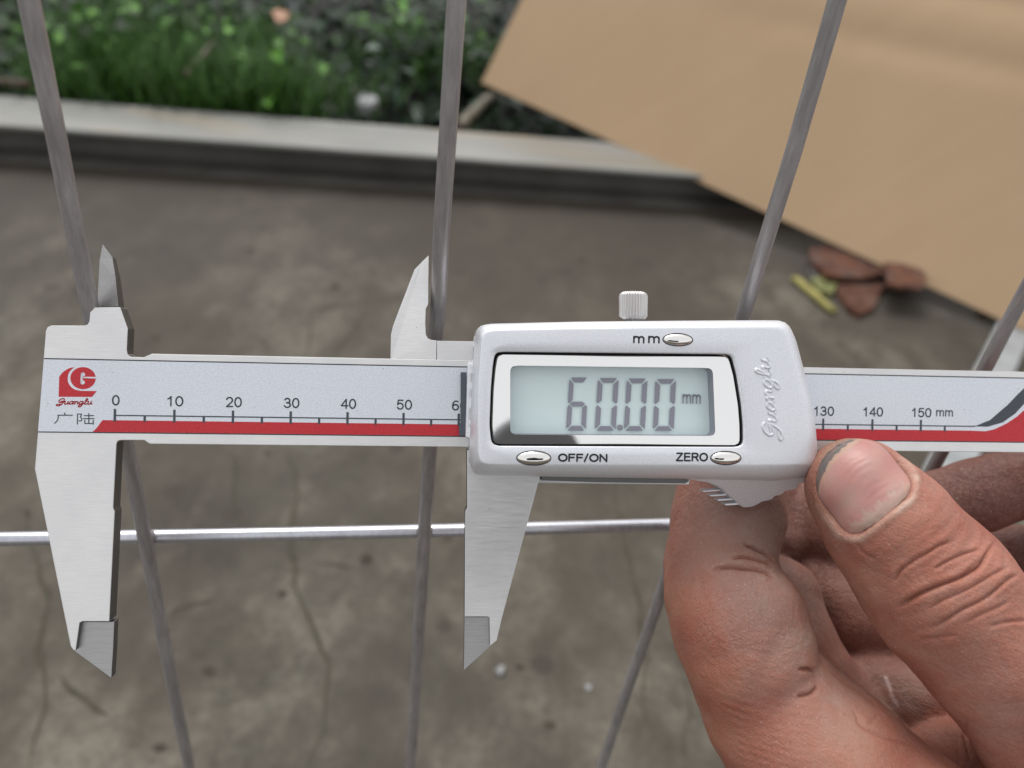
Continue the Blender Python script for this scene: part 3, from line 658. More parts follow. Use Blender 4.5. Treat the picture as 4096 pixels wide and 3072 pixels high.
# --- logo and maker's name
LZ = lambda x, y: pcx(150 + x * .27125, 1400 + y * .27125)
lo = smoothline([LZ(*q) for q in [(320, 400), (360, 340), (420, 295), (480, 264), (550, 254)]], 4) + \
     smoothline([LZ(*q) for q in [(550, 254), (500, 290), (458, 350), (445, 425), (458, 490), (500, 548), (560, 585), (640, 602)]], 4) + \
     [LZ(875, 605), LZ(805, 692), LZ(312, 690)]
cx_, cy_ = LZ(672, 415); rx_ = 185 * .27125 / 23.9; ry_ = 163 * .27125 / 23
circ = [(cx_ + rx_ * math.cos(a), cy_ + ry_ * math.sin(a)) for a in np.linspace(0, 2 * math.pi, 48, endpoint=False)]
emb = flat('logo_emblem', [lo, circ], .036, M_red, plate)
cut = [[LZ(690, 395), LZ(862, 397), LZ(862, 420), LZ(690, 414)], [LZ(640, 350), LZ(668, 350), LZ(660, 490), LZ(634, 490)], [LZ(655, 408), LZ(700, 400), LZ(700, 412), LZ(655, 420)]]
for c0_, r0_ in (((670, 362), 31), ((666, 478), 32)):
    q = LZ(*c0_); r1 = r0_ * .0115; cut.append([(q[0] + r1 * math.cos(a), q[1] + r1 * math.sin(a)) for a in np.linspace(0, 6.283, 17)[:-1]])
flat('logo_letter', cut, .050, M_plate, emb)
GLY = {'G': [[(.78, .82), (.62, 1.0), (.34, .92), (.15, .62), (.25, .34), (.5, .34), (.76, .6), (.66, .2), (.42, -.2), (.1, -.28), (-.05, -.12), (.1, -.02), (.4, 0)], [(.4, .5), (.8, .58)]],
       'u': [[(0, .48), (.10, .5), (.06, .1), (.18, 0), (.36, .14), (.44, .5)], [(.44, .5), (.42, .08), (.58, .08)]],
       'a': [[(.44, .44), (.2, .52), (.02, .22), (.12, 0), (.34, .12), (.46, .5)], [(.46, .5), (.42, .08), (.58, .08)]],
       'n': [[(-.02, .42), (.08, .5), (.08, .0)], [(.09, .28), (.26, .5), (.42, .42), (.40, .08), (.56, .08)]],
       'g': [[(.44, .44), (.2, .52), (.02, .22), (.12, 0), (.34, .12), (.46, .5)], [(.46, .5), (.38, -.25), (.18, -.48), (.0, -.36), (.2, -.12), (.58, .08)]],
       'l': [[(-.02, .1), (.18, .5), (.30, .9), (.2, 1.0), (.10, .7), (.08, .1), (.2, 0), (.34, .08)]]}
ADV = {'G': .85, 'u': .6, 'a': .6, 'n': .58, 'g': .62, 'l': .38}
def script(word):
    x = 0; out = []
    for c in word:
        out += [[(x + px + py * .18, py) for px, py in ln_] for ln_ in GLY[c]]; x += ADV[c]
    return out, x
sc, wd = script('Guanglu')
name_l = [smoothline([LZ(285 + px / wd * 520, 800 - py * 82) for px, py in l], 3) for l in sc]
flat('maker_name', strokes(name_l, .20), .036, M_red, plate)
han = [[(398, 930), (414, 962)], [(300, 962), (515, 962)], [(310, 962), (305, 1005), (290, 1045), (252, 1080)],
       [(592, 945), (588, 1092)], [(592, 945), (650, 945), (634, 988), (656, 1015), (646, 1045), (612, 1045)],
       [(690, 968), (826, 968)], [(757, 935), (757, 1082)], [(678, 1012), (836, 1012)], [(698, 1036), (698, 1084), (820, 1084)], [(822, 1036), (822, 1094)]]
flat('maker_name', strokes([[LZ(*q) for q in l] for l in han], .19), .036, M_ink, plate)

# --- slider: metal jaws, wiper, lip, housing
slider = prism('slider_jaw', P2([(1868, 1793), (1869, 2031), (1861, 2045), (1858.5, 2467), (1957, 2468), (1962, 2474), (1987, 2562), (2007, 2476), (2160, 1905), (2160, 1793)], -.3), -3.4, -.3, M_steel, caliper, .08)
bpy.data.objects.remove(slider)
sj = [(1868, 1800), (1869, 2031), (1861, 2045), (1858.5, 2467), (1950, 2467), (1958, 2471), (1960, 2585), (1987, 2562), (2007, 2476), (2160, 1905), (2158, 1800)]
slider = prism('slider_jaw', P2(sj, -.3), -3.4, -.3, M_steel, caliper, .08)
prism('jaw_tip', P2([(1858.5, 2468), (1957, 2468), (1959.5, 2586.5), (1855, 2682)], -1.0), -3.35, -1.0, M_steel_ground, slider, .05)
uj = [(1715, 1017), (1686, 1046), (1658, 1075), (1572, 1304), (1564, 1339), (1562, 1450), (1745, 1450), (1746, 1362), (1725, 1360), (1711, 1353), (1703, 1338), (1701, 1290), (1703, 1236), (1713, 1215)]
yb_, yt_ = pc(1562, 1362)[1], pc(1715, 1017)[1]
uk = prism('upper_jaw', P2(uj, -.8), -3.4, -.6, M_steel, caliper, .05, zf=lambda x, y: -.4 - max(0, (y - yb_) / (yt_ - yb_)) * 1.7)
for o_, z_, in ():
    pass
prism('slider_frame', P2([(1747.5, 1363), (1747.5, 1450), (1935, 1450), (1935, 1366)], -.4), -5.6, -.4, M_steel, caliper, .05)
fb = [np.array([56, -3.2]), np.array([56, -.25]), np.array([117, -.25]), np.array([117, -2.6])]
prism('slider_frame', [pc(1890, 1790, -3), pc(1890, 1932, -3), pc(2150, 1934, -3), pc(2760, 1940, -3), pc(2780, 1800, -3)], -5.0, -3.45, M_steel, caliper, .1)
prism('slider_frame', [pc(2165, 1880, -1), pc(2165, 1921, -1), pc(2400, 1929, -1), pc(2740, 1934, -1), pc(2755, 1925, -1), pc(2755, 1880, -1)], -3.4, -.8, M_steel_side, caliper, .12)
prism('rubber_wiper', P2([(1843, 1489), (1864, 1489), (1864, 1742), (1836, 1743), (1836, 1700), (1842, 1690)], .4), .08, .8, M_rubber, caliper, .08)
prism('entry_lip', P2([(1884, 1446), (1870, 1456), (1862, 1750), (1882, 1760), (1892, 1750), (1892, 1456)], 1.6), .09, 1.9, M_house, caliper, .3)

def ringang(poly, n, c_):
    """n points of an outline at even angles about c_"""
    poly = [np.array(p, float) for p in poly]; out = []
    for k in range(n):
        a = 2 * math.pi * k / n; d = np.array([math.cos(a), math.sin(a)]); best = None
        for i in range(len(poly)):
            p, q = poly[i] - c_, poly[(i + 1) % len(poly)] - c_; e = q - p
            den = d[0] * e[1] - d[1] * e[0]
            if abs(den) < 1e-12: continue
            s = (p[0] * e[1] - p[1] * e[0]) / den; u = (p[0] * d[1] - p[1] * d[0]) / den
            if s > 0 and -1e-9 <= u <= 1 + 1e-9 and (best is None or s > best): best = s
        out.append(c_ + d * best)
    return out
ZF = 8.0
outer = P2([(1916, 1303), (1955, 1294), (2300, 1286), (2700, 1282), (3050, 1280), (3128, 1281), (3152, 1300), (3179, 1355), (3207, 1460), (3234, 1575), (3255, 1690), (3264, 1795), (3266, 1870), (3262, 1893), (3235, 1910), (3100, 1926), (2750, 1917), (2300, 1910), (1925, 1903), (1899, 1898), (1884, 1870), (1878, 1820), (1884, 1650), (1892, 1461), (1902, 1340)], 4.0)
plat = P2([(1932, 1335), (1960, 1322), (2300, 1315), (2700, 1311), (3060, 1309), (3112, 1310), (3135, 1325), (3156, 1385), (3188, 1506), (3220, 1621), (3238, 1735), (3243, 1845), (3238, 1857), (3100, 1858), (2750, 1858), (2300, 1857), (1950, 1856), (1925, 1849), (1916, 1815), (1912, 1672), (1915, 1520), (1926, 1377)], ZF)
outer = roundc(outer, 1.0); plat = roundc(plat, .5)
win = roundc(P2([(1980, 1407), (2925, 1417), (2946, 1500), (2965, 1620), (2972, 1700), (2973, 1788), (1966, 1784), (1958, 1700), (1963, 1560), (1970, 1470)], ZF), [1.1, 1.1, .6, .6, .6, 1.4, 1.4, .6, .6, .6])
NN = 288; cc = np.array(pc(2480, 1600, ZF))
ro, rp, rw = ringang(outer, NN, cc), ringang(plat, NN, cc), ringang(win, NN, cc)
rings = [(ro, -1.0), (ro, 3.2)]
for k, z in ((0, 3.0), (.03, 4.0), (.09, 4.9), (.20, 5.8), (.38, 6.65), (.60, 7.3), (.82, 7.78), (.95, 7.95), (1.0, 8.0)):
    rings.append(([a * (1 - k) + b * k for a, b in zip(ro, rp)], z))
rings.append(([a * .93 + b * .07 for a, b in zip(rp, rw)], ZF + .03))
rings.append(([a * .5 + b * .5 for a, b in zip(rp, rw)], ZF + .04))
rings.append(([a * .06 + b * .94 for a, b in zip(rp, rw)], ZF + .02))
rings.append((rw, ZF - .10)); rings.append((rw, ZF - 1.6))
v = []; f = []; mi = []
for rg_, z in rings: v += [(p[0] / 1000, p[1] / 1000, z / 1000) for p in rg_]
for r_ in range(len(rings) - 1):
    for i in range(NN):
        j = (i + 1) % NN; f.append((r_ * NN + i, r_ * NN + j, (r_ + 1) * NN + j, (r_ + 1) * NN + i)); mi.append(1 if r_ == len(rings) - 2 else 0)
housing = mesh_obj('display_housing', v, f, [M_house, M_groove], caliper, smooth=True, midx=mi)
# groove floor
winr = roundc(P2([(1989, 1416), (2920, 1425), (2941, 1502), (2960, 1620), (2966, 1700), (2967, 1783), (1973, 1779), (1966, 1700), (1971, 1560), (1979, 1474)], ZF), [.9, .9, .6, .6, .6, 1.2, 1.2, .6, .6, .6])
gfl = prism('window_gasket', rw, ZF - 2.2, ZF - 1.3, M_groove, housing, 0)
bpy.data.objects.remove(gfl)
lcd_hole = roundc(P2([(2041, 1463), (2841, 1472), (2862, 1500), (2862, 1745), (2041, 1739)], ZF - .5), [.9, .5, .5, .9, .9])
lcd_hole = roundc(P2([(2041, 1462), (2851, 1472), (2862, 1744), (2041, 1738)], ZF - .5), 1.1)
r1, r2 = ringang(winr, NN, cc), ringang(lcd_hole, NN, cc)
r1b = [p + (cc - p) / np.linalg.norm(cc - p) * .22 for p in r1]
rs = [(r1, ZF - 1.6), (r1, ZF - .75), (r1b, ZF - .5), (r2, ZF - .5), (r2, ZF - 3.5)]
v = []; f = []; mi = []
for rg_, z in rs: v += [(p[0] / 1000, p[1] / 1000, z / 1000) for p in rg_]
for r_ in range(len(rs) - 1):
    for i in range(NN):
        j = (i + 1) % NN; f.append((r_ * NN + i, r_ * NN + j, (r_ + 1) * NN + j, (r_ + 1) * NN + i)); mi.append([2, 0, 0, 1][r_])
wf = mesh_obj('window_frame', v, f, [M_border, M_wallgrey, M_groove], housing, midx=mi)
ZL = ZF - 3.4
lcdpoly = [cc + (p - cc) * 1.05 for p in r2[::4]]
lcd = prism('lcd_screen', lcdpoly, ZL - .8, ZL, M_lcd, housing, 0)
gsk = prism('window_gasket', [cc + (p - cc) * 1.02 for p in rw[::2]], ZF - 4.6, ZF - 4.4, M_groove, housing, 0)
gl_ = [cc + (p - cc) * 1.01 for p in r2[::4]]
if area2(gl_) < 0: gl_ = gl_[::-1]
mesh_obj('window_glass', [(p[0] / 1000, p[1] / 1000, (ZF - .62) / 1000) for p in gl_], [tuple(range(len(gl_)))], M_glass, housing)
# digits
DZ = ZL + .30
LP = lambda x, y: pc(1850 + x * .6781, 1100 + y * .6781, DZ)
def seg7(box, on):
    (tlx, tly, trx), (blx, bly, brx) = box
    def Q(u, w_):      # u across 0-1, w_ down 0-1
        x0 = tlx + (blx - tlx) * w_; x1 = trx + (brx - trx) * w_
        return LP(x0 + (x1 - x0) * u, tly + (bly - tly) * w_)
    a = .235; b = .090; g = .022; m = .5; e = .014
    P = {'t': [(.0 + .09, 0), (1 - .09, 0), (1 - a - .03, b), (a + .03, b)],
         'b': [(.09, 1), (.91, 1), (1 - a - .03, 1 - b), (a + .03, 1 - b)],
         'm': [(.10, m), (a + .02, m - b * .5), (1 - a - .02, m - b * .5), (.90, m), (1 - a - .02, m + b * .5), (a + .02, m + b * .5)],
         'tl': [(0, .035), (0, m - e - .03), (.06, m - e), (a, m - b * .5 - e - .015), (a, b + e + .02)],
         'tr': [(1, .035), (1, m - e - .03), (.94, m - e), (1 - a, m - b * .5 - e - .015), (1 - a, b + e + .02)],
         'bl': [(0, .965), (0, m + e + .03), (.06, m + e), (a, m + b * .5 + e + .015), (a, 1 - b - e - .02)],
         'br': [(1, .965), (1, m + e + .03), (.94, m + e), (1 - a, m + b * .5 + e + .015), (1 - a, 1 - b - e - .02)]}
    return [[Q(*q) for q in P[k]] for k in on]
zero = ('t', 'b', 'tl', 'tr', 'bl', 'br')
for bx_, on in ((((632, 605, 742), (610, 918, 727)), ('t', 'tl', 'm', 'bl', 'br', 'b')), (((800, 608, 922), (780, 919, 903)), zero),
                (((970, 611, 1092), (952, 919, 1075)), zero), (((1139, 614, 1260), (1123, 919, 1246)), zero)):
    flat('lcd_digit', seg7(bx_, on), DZ, M_seg, lcd)
q = LP(929, 900); flat('decimal_point', [[q + np.array([math.cos(a), math.sin(a)]) * .53 for a in np.linspace(0, 6.283, 25)[:-1]]], DZ, M_seg, lcd)
q = LP(1352, 731); text('lcd_unit', 'mm', q[0], q[1], 115 * .6781 / 22.6, 58 * .6781 / 22.3, DZ, M_seg, lcd, sw=.24)
# buttons and their lettering
def button(px, py, hw_, hh_, lab):
    q = pc(px, py, ZF); s = 22.1; a, b = hw_ / s, hh_ / s
    el = lambda k, n=40: [(q[0] + k * a * math.cos(t_), q[1] + (k * b + (k - 1) * .0) * math.sin(t_)) for t_ in np.linspace(0, 2 * math.pi, n, endpoint=False)]
    ringp = [(q[0] + (a + .17) * math.cos(t_), q[1] + (b + .17) * math.sin(t_)) for t_ in np.linspace(0, 2 * math.pi, 40, endpoint=False)]
    v = []; f = []; n = 40; L = 9
    for i in range(L):
        th = i / L * math.pi / 2
        v += [(x / 1000, y / 1000, (ZF + .06 + .62 * math.sin(th)) / 1000) for x, y in el(math.cos(th))]
    v.append((q[0] / 1000, q[1] / 1000, (ZF + .68) / 1000))
    for i in range(L - 1):
        for k in range(n): f.append((i * n + k, i * n + (k + 1) % n, (i + 1) * n + (k + 1) % n, (i + 1) * n + k))
    f += [((L - 1) * n + k, (L - 1) * n + (k + 1) % n, L * n) for k in range(n)]
    bo_ = mesh_obj('push_button', v, f, M_chrome, housing, smooth=True); bo_['label'] = lab
    flat('button_gap', [ringp], ZF + .045, M_groove, bo_)
button(2711, 1359, 59, 23, 'chrome button beside the letters mm')
button(2135, 1832, 65, 26, 'chrome button beside OFF/ON')
button(2903, 1832, 61, 25, 'chrome button beside ZERO')
def htext(name, s, x0, y0, x1, y1, bold=.02):
    q = pc((x0 + x1) / 2, (y0 + y1) / 2, ZF); a = pc(x0, (y0 + y1) / 2, ZF); b = pc(x1, (y0 + y1) / 2, ZF)
    t0 = pc((x0 + x1) / 2, y0, ZF); t1 = pc((x0 + x1) / 2, y1, ZF)
    return text(name, s, q[0], q[1], b[0] - a[0], t0[1] - t1[1], ZF + .07, M_black, housing, sw=.31)
htext('button_lettering', 'm', 2532, 1343, 2578, 1374); htext('button_lettering', 'm', 2592, 1343, 2639, 1374)
htext('button_lettering', 'OFF/ON', 2232, 1813, 2430, 1849); htext('button_lettering', 'ZERO', 2703, 1810, 2832, 1846)
# embossed script running up the right side
EZ = lambda x, y: pc(2950 + x * .4582, 1300 + y * .4582, ZF)
p0, p1 = EZ(318, 1000), EZ(228, 290); ax = (p1 - p0); La = np.linalg.norm(ax); ax /= La; ay = np.array([-ax[1], ax[0]])
el_ = []
for l in sc: el_.append(smoothline([p0 + ax * (px / wd * La) + ay * (py * 2.7 - .9) for px, py in l], 3))
v = []; f = []
for l in el_:
    b = len(v); hw_ = .29
    for i, p in enumerate(l):
        d = np.array(l[min(i + 1, len(l) - 1)]) - np.array(l[max(i - 1, 0)]); d /= (np.linalg.norm(d) + 1e-9); s = np.array([-d[1], d[0]])
        for k, (o_, z_) in enumerate(((-1.1, 0), (-.6, .19), (0, .25), (.6, .19), (1.1, 0))):
            qq = p + s * o_ * hw_; v.append((qq[0] / 1000, qq[1] / 1000, (ZF + .02 + z_) / 1000))
    for i in range(len(l) - 1):
        for k in range(4): f.append((b + 5 * i + k, b + 5 * i + k + 1, b + 5 * i + 6 + k, b + 5 * i + 5 + k))
fixn(mesh_obj('embossed_name', v, f, M_house, housing, smooth=True))
# thumb grip below the housing: smooth front that slopes back, toothed underside
gtop = [(2690, 1902), (2800, 1900), (3000, 1900), (3200, 1898), (3259, 1896)]
gbot = [(3262, 1905), (3233, 1925), (3215, 1931), (3195, 1938), (3188, 1950), (3178, 1957), (3160, 1961), (3140, 1966), (3127, 1978), (3110, 1982), (3098, 1986), (3088, 1998), (3068, 2003), (3048, 2007), (3037, 2014), (3020, 2023), (3005, 2028), (2975, 2030), (2955, 2016), (2940, 2003), (2925, 1990), (2910, 1975), (2895, 1960), (2874, 1946), (2832, 1930), (2750, 1917)]
n1, n2_ = len(gtop), len(gbot)
gtm = [pc(x, y, 4.6) for x, y in gtop]; gbm = []
y1_, y2_ = pc(3000, 1900, 4.2)[1], pc(3000, 2030, 2.0)[1]
for x, y in gbot:
    z = 4.6 - 5.0 * min(1, max(0, (y - 1900) / 130)); gbm.append((pc(x, y, z), z))
# triangulate front by columns
pts = [(p, 4.6) for p in gtm] + gbm
poly = [p for p, z in pts]; zz = [z for p, z in pts]
n = len(poly); v = [(p[0] / 1000, p[1] / 1000, z / 1000) for p, z in zip(poly, zz)] + [(p[0] / 1000, p[1] / 1000, -.003) for p in poly]
bm = bmesh.new(); bv = [bm.verts.new(q) for q in v]
bm.faces.new(bv[:n]); bm.faces.new(bv[n:][::-1])
for i in range(n): bm.faces.new((bv[i], bv[i + n], bv[(i + 1) % n + n], bv[(i + 1) % n]))
bmesh.ops.triangulate(bm, faces=bm.faces[:1]); bmesh.ops.recalc_face_normals(bm, faces=bm.faces)
me = bpy.data.meshes.new('thumb_grip'); bm.to_mesh(me); bm.free(); me.materials.append(M_grip)
tg = bpy.data.objects.new('thumb_grip', me); COL.objects.link(tg); tg.parent = housing
md = tg.modifiers.new('bevel', 'BEVEL'); md.width = .0006; md.segments = 3; md.limit_method = 'ANGLE'; md.angle_limit = R_(40)
for k, (x, y) in enumerate([(2860, 1962), (2890, 1980), (2920, 1998), (2950, 2016)]):
    prism('grip_rib', P2([(x - 46, y + 2), (x + 22, y - 3), (x + 30, y + 4), (x - 40, y + 9)], .5), -2.4, -.2, M_house, housing, .12)
# lock screw: knurled head on a short neck
scx = pc(2534, 1200, -.8); bx0, by0 = scx[0], pc(2534, 1281, -.8)[1]; by1 = pc(2534, 1166, -.8)[1]; hgt = by1 - by0
prof = [(0, -1.2), (1.5, -1.2), (1.5, -.1), (2.1, .0), (2.45, .25), (2.72, .75), (2.72, hgt - .9), (2.55, hgt - .45), (2.1, hgt - .12), (1.2, hgt), (0, hgt)]
NS = 288; v = []; f = []
for r_, h_ in prof:
    for k in range(NS):
        a = 2 * math.pi * k / NS; kn_ = 1.0
        if .7 <= h_ <= hgt - .4: kn_ = 1 - .11 * (.5 + .5 * math.cos(a * 30)) ** 1.4
        elif r_ > 2.3: kn_ = .985
        v.append(((bx0 + r_ * kn_ * math.cos(a)) / 1000, (by0 + h_) / 1000, (-1.0 + r_ * kn_ * math.sin(a)) / 1000))
for i in range(len(prof) - 1):
    for k in range(NS): f.append((i * NS + k, i * NS + (k + 1) % NS, (i + 1) * NS + (k + 1) % NS, (i + 1) * NS + k))
fixn(mesh_obj('lock_screw', v, f, M_screw, caliper, smooth=True))

# ================================================================== THE HAND (one continuous surface from blended joints)
def J(px, py, Z, rpx):        # joint centre on the view ray of a photo point at depth Z (mm); radius in photo pixels there
    return (*(ray(px, py) * Z), rpx * Z / F)
CH = {
 'thumb': ([J(3432, 1955, 149.5, 205), J(3560, 2112, 147.5, 240), J(3700, 2290, 146, 266), J(3790, 2400, 144.5, 276), J(3960, 2600, 143.5, 276), J(4260, 2930, 146, 318), J(4640, 3330, 152, 420)], 3.0),
 'index': ([J(2935, 1830, 175, 195), J(2915, 2060, 171, 212), J(2878, 2270, 165, 222)], 2.5),
 'index2': ([J(2898, 2380, 161, 240), J(2958, 2500, 157, 262), J(3000, 2600, 155, 258), J(3180, 2705, 153, 78)], 2.0),
 'index3': ([J(3110, 2850, 156, 290), J(3300, 3090, 151, 345), J(3560, 3400, 148, 420), J(3950, 3800, 156, 480)], 3.0),
 'middle': ([J(3090, 1950, 194, 110), J(3100, 2150, 190, 135)], 2.0),
 'middle2': ([J(3100, 2400, 178, 180), J(3150, 2560, 174, 175), J(3330, 2840, 172, 180), J(3560, 3100, 172, 230), J(3900, 3500, 170, 380)], 2.0),
 'ring': ([J(3270, 2330, 188, 150), J(3440, 2480, 181, 152)], 2.0),
 'ring2': ([J(3480, 2740, 176, 150), J(3660, 2810, 172, 150), J(3800, 2950, 172, 200), J(4100, 3400, 172, 380)], 2.0),
 'web': ([J(3790, 3050, 163, 175), J(4000, 3300, 162, 300)], 2.5),
 'palm': ([J(3300, 2110, 192, 205), J(3420, 2300, 198, 260), J(3570, 2520, 206, 320), J(3900, 2900, 205, 420), J(4300, 3400, 180, 560)], 4.0),
 'pinky': ([J(3660, 2050, 186, 138), J(3900, 1985, 184, 142), J(4300, 1850, 182, 150)], 2.0),
 'pinky2': ([J(4350, 1900, 184, 170), J(4500, 2300, 184, 260), J(4600, 3000, 180, 500)], 3.0),
 'heel': ([J(4060, 2250, 196, 150), J(4260, 2300, 190, 190), J(4500, 2800, 180, 420)], 3.0),
 'wrist': ([J(4500, 3500, 165, 560), J(5200, 4400, 160, 620), J(6100, 5500, 156, 640)], 6.0),
}
def hand_mesh():
    h = .66
    lo = np.array([24., 8., 126.]); hi = np.array([168., 168., 252.])
    ns = ((hi - lo) / h).astype(int)
    xs_ = lo[0] + h * np.arange(ns[0]); ys_ = lo[1] + h * np.arange(ns[1]); zs_ = lo[2] + h * np.arange(ns[2])
    X, Y, Z = np.meshgrid(xs_.astype(np.float32), ys_.astype(np.float32), zs_.astype(np.float32), indexing='ij')
    D = np.full(X.shape, 50., np.float32)
    def smin(a, b, k):
        hh = np.clip(.5 + .5 * (b - a) / k, 0, 1); return b * (1 - hh) + a * hh - k * hh * (1 - hh)
    parts = {}
    for name, (js, k) in CH.items():
        d = None
        for a, b in zip(js, js[1:]):
            a = np.array(a); b = np.array(b); pa = a[:3]; ba = b[:3] - pa; L2 = ba @ ba
            m_ = max(a[3], b[3]) + 6
            l0 = np.minimum(a[:3], b[:3]) - m_; l1 = np.maximum(a[:3], b[:3]) + m_
            i0 = np.clip(((l0 - lo) / h).astype(int), 0, ns); i1 = np.clip(((l1 - lo) / h).astype(int) + 1, 0, ns)
            if (i1 <= i0).any(): continue
            sl_ = tuple(slice(p_, q_) for p_, q_ in zip(i0, i1))
            x, y, z = X[sl_] - pa[0], Y[sl_] - pa[1], Z[sl_] - pa[2]
            t_ = np.clip((x * ba[0] + y * ba[1] + z * ba[2]) / L2, 0, 1)
            r = a[3] + (b[3] - a[3]) * (t_ * t_ * (3 - 2 * t_) if False else t_)
            dd = np.sqrt((x - ba[0] * t_) ** 2 + (y - ba[1] * t_) ** 2 + (z - ba[2] * t_) ** 2) - r
            if d is None: d = np.full(X.shape, 50., np.float32)
            d[sl_] = smin(d[sl_], dd, k)
        parts[name] = d
    def U(a, b, k):
        return smin(parts[a] if isinstance(a, str) else a, parts[b] if isinstance(b, str) else b, k)
    idx_ = U(U('index', 'index2', 1.6), 'index3', (.8 + 5.5 * np.clip((47 - X) / 9, 0, 1)).astype(np.float32))
    mid = U('middle', 'middle2', 1.5)
    rin = U('ring', 'ring2', 1.2)
    D = U(idx_, mid, .5); D = smin(D, rin, .5); D = smin(D, parts['palm'], 1.2)
    D = smin(D, parts['web'], .8)
    pk = U('pinky', 'pinky2', 2.5); pk = smin(pk, parts['heel'], 1.5); D = smin(D, pk, 1.5)
    D = smin(D, parts['thumb'], .7)
    D = smin(D, parts['wrist'], 9)
    # surface nets
    s = D < 0
    c = np.stack([s[i:ns[0] - 1 + i, j:ns[1] - 1 + j, k:ns[2] - 1 + k] for i in (0, 1) for j in (0, 1) for k in (0, 1)]).sum(0)
    act = (c > 0) & (c < 8)
    ids = -np.ones(act.shape, np.int64); ii = np.argwhere(act); ids[act] = np.arange(len(ii))
    acc = np.zeros((len(ii), 3)); cnt = np.zeros(len(ii))
    corners = [(i, j, k) for i in (0, 1) for j in (0, 1) for k in (0, 1)]
    val = {c_: D[ii[:, 0] + c_[0], ii[:, 1] + c_[1], ii[:, 2] + c_[2]] for c_ in corners}
    for c_ in corners:
        for ax_ in range(3):
            if c_[ax_]: continue
            c2 = list(c_); c2[ax_] = 1; c2 = tuple(c2); a, b = val[c_], val[c2]; m_ = (a < 0) != (b < 0)
            t_ = np.where(m_, a / np.where(m_, a - b, 1), 0); p = np.zeros((len(ii), 3)) + np.array(c_); p[:, ax_] = t_
            acc[m_] += p[m_]; cnt[m_] += 1
    Vv = lo + h * (ii + acc / cnt[:, None])
    Fc = []
    for ax_ in range(3):
        o1, o2 = [(1, 2), (2, 0), (0, 1)][ax_]
        sl0 = [slice(1, -1)] * 3; sl0[ax_] = slice(0, ns[ax_] - 1)
        a = s[tuple(sl0)]; sl1 = list(sl0); sl1[ax_] = slice(1, ns[ax_]); b = s[tuple(sl1)]
        E_ = np.argwhere(a != b); off = np.array([1, 1, 1]); off[ax_] = 0; E_ = E_ + off
        sg_ = a[a != b]
        def gid(d1, d2):
            q = E_.copy(); q[:, o1] -= d1; q[:, o2] -= d2; return ids[q[:, 0], q[:, 1], q[:, 2]]
        quad = np.stack([gid(0, 0), gid(1, 0), gid(1, 1), gid(0, 1)], 1)
        quad[~sg_] = quad[~sg_][:, ::-1]; Fc.append(quad)
    Fc = np.concatenate(Fc)
    Fc = Fc[(Fc >= 0).all(1)]
    return Vv, Fc
HV, HF = hand_mesh()
print('hand', len(HV), len(HF))
def to_mesh(name, V_, F_):
    me = bpy.data.meshes.new(name); me.vertices.add(len(V_)); me.vertices.foreach_set('co', V_.astype(np.float32).ravel())
    me.loops.add(F_.size); me.loops.foreach_set('vertex_index', F_.astype(np.int32).ravel())
    me.polygons.add(len(F_)); me.polygons.foreach_set('loop_start', np.arange(0, F_.size, 4, dtype=np.int32))
    me.update(calc_edges=True); me.validate(); return me
# smooth a little, subdivide, then press the creases in
HVw = (HV @ W.T) / 1000 + CAMPOS
root = cw((70, 60, 165)); HVl = HVw - root
me = to_mesh('tmp', HVl, HF); tmp = bpy.data.objects.new('tmp', me); COL.objects.link(tmp)
s_m = tmp.modifiers.new('s', 'SMOOTH'); s_m.factor = .6; s_m.iterations = 4
ss = tmp.modifiers.new('ss', 'SUBSURF'); ss.levels = 1; ss.render_levels = 1
dg = bpy.context.evaluated_depsgraph_get(); me2 = bpy.data.meshes.new_from_object(tmp.evaluated_get(dg)); bpy.data.objects.remove(tmp)
nv = len(me2.vertices); co = np.zeros(nv * 3, np.float32); me2.vertices.foreach_get('co', co); co = co.reshape(-1, 3).astype(float)
nr = np.zeros(nv * 3, np.float32); me2.vertices.foreach_get('normal', nr); nr = nr.reshape(-1, 3)
cam_ = ((co + root) - CAMPOS) @ W * 1000     # back to camera mm
px = np.stack([2048 + F * cam_[:, 0] / cam_[:, 2], 1536 + F * cam_[:, 1] / cam_[:, 2]], 1)
toC = -(cam_ @ W.T); toC /= np.linalg.norm(toC, axis=1)[:, None]
sgn = np.sign(((co - co.mean(0)) * nr).sum(1).mean()); 
facing = (nr * sgn * toC).sum(1)
front = np.clip(facing * 2.5, 0, 1)
def segd(p, a, b):
    a = np.array(a, float); b = np.array(b, float); ab = b - a; t_ = np.clip(((p - a) @ ab) / (ab @ ab), 0, 1); return np.linalg.norm(p - a - t_[:, None] * ab, axis=1), t_
Z8 = lambda l: [(3100 + x * .5859, 2100 + y * .5859) for x, y in l]
Z6 = lambda l: [(2600 + x * .4219, 1800 + y * .4219) for x, y in l]
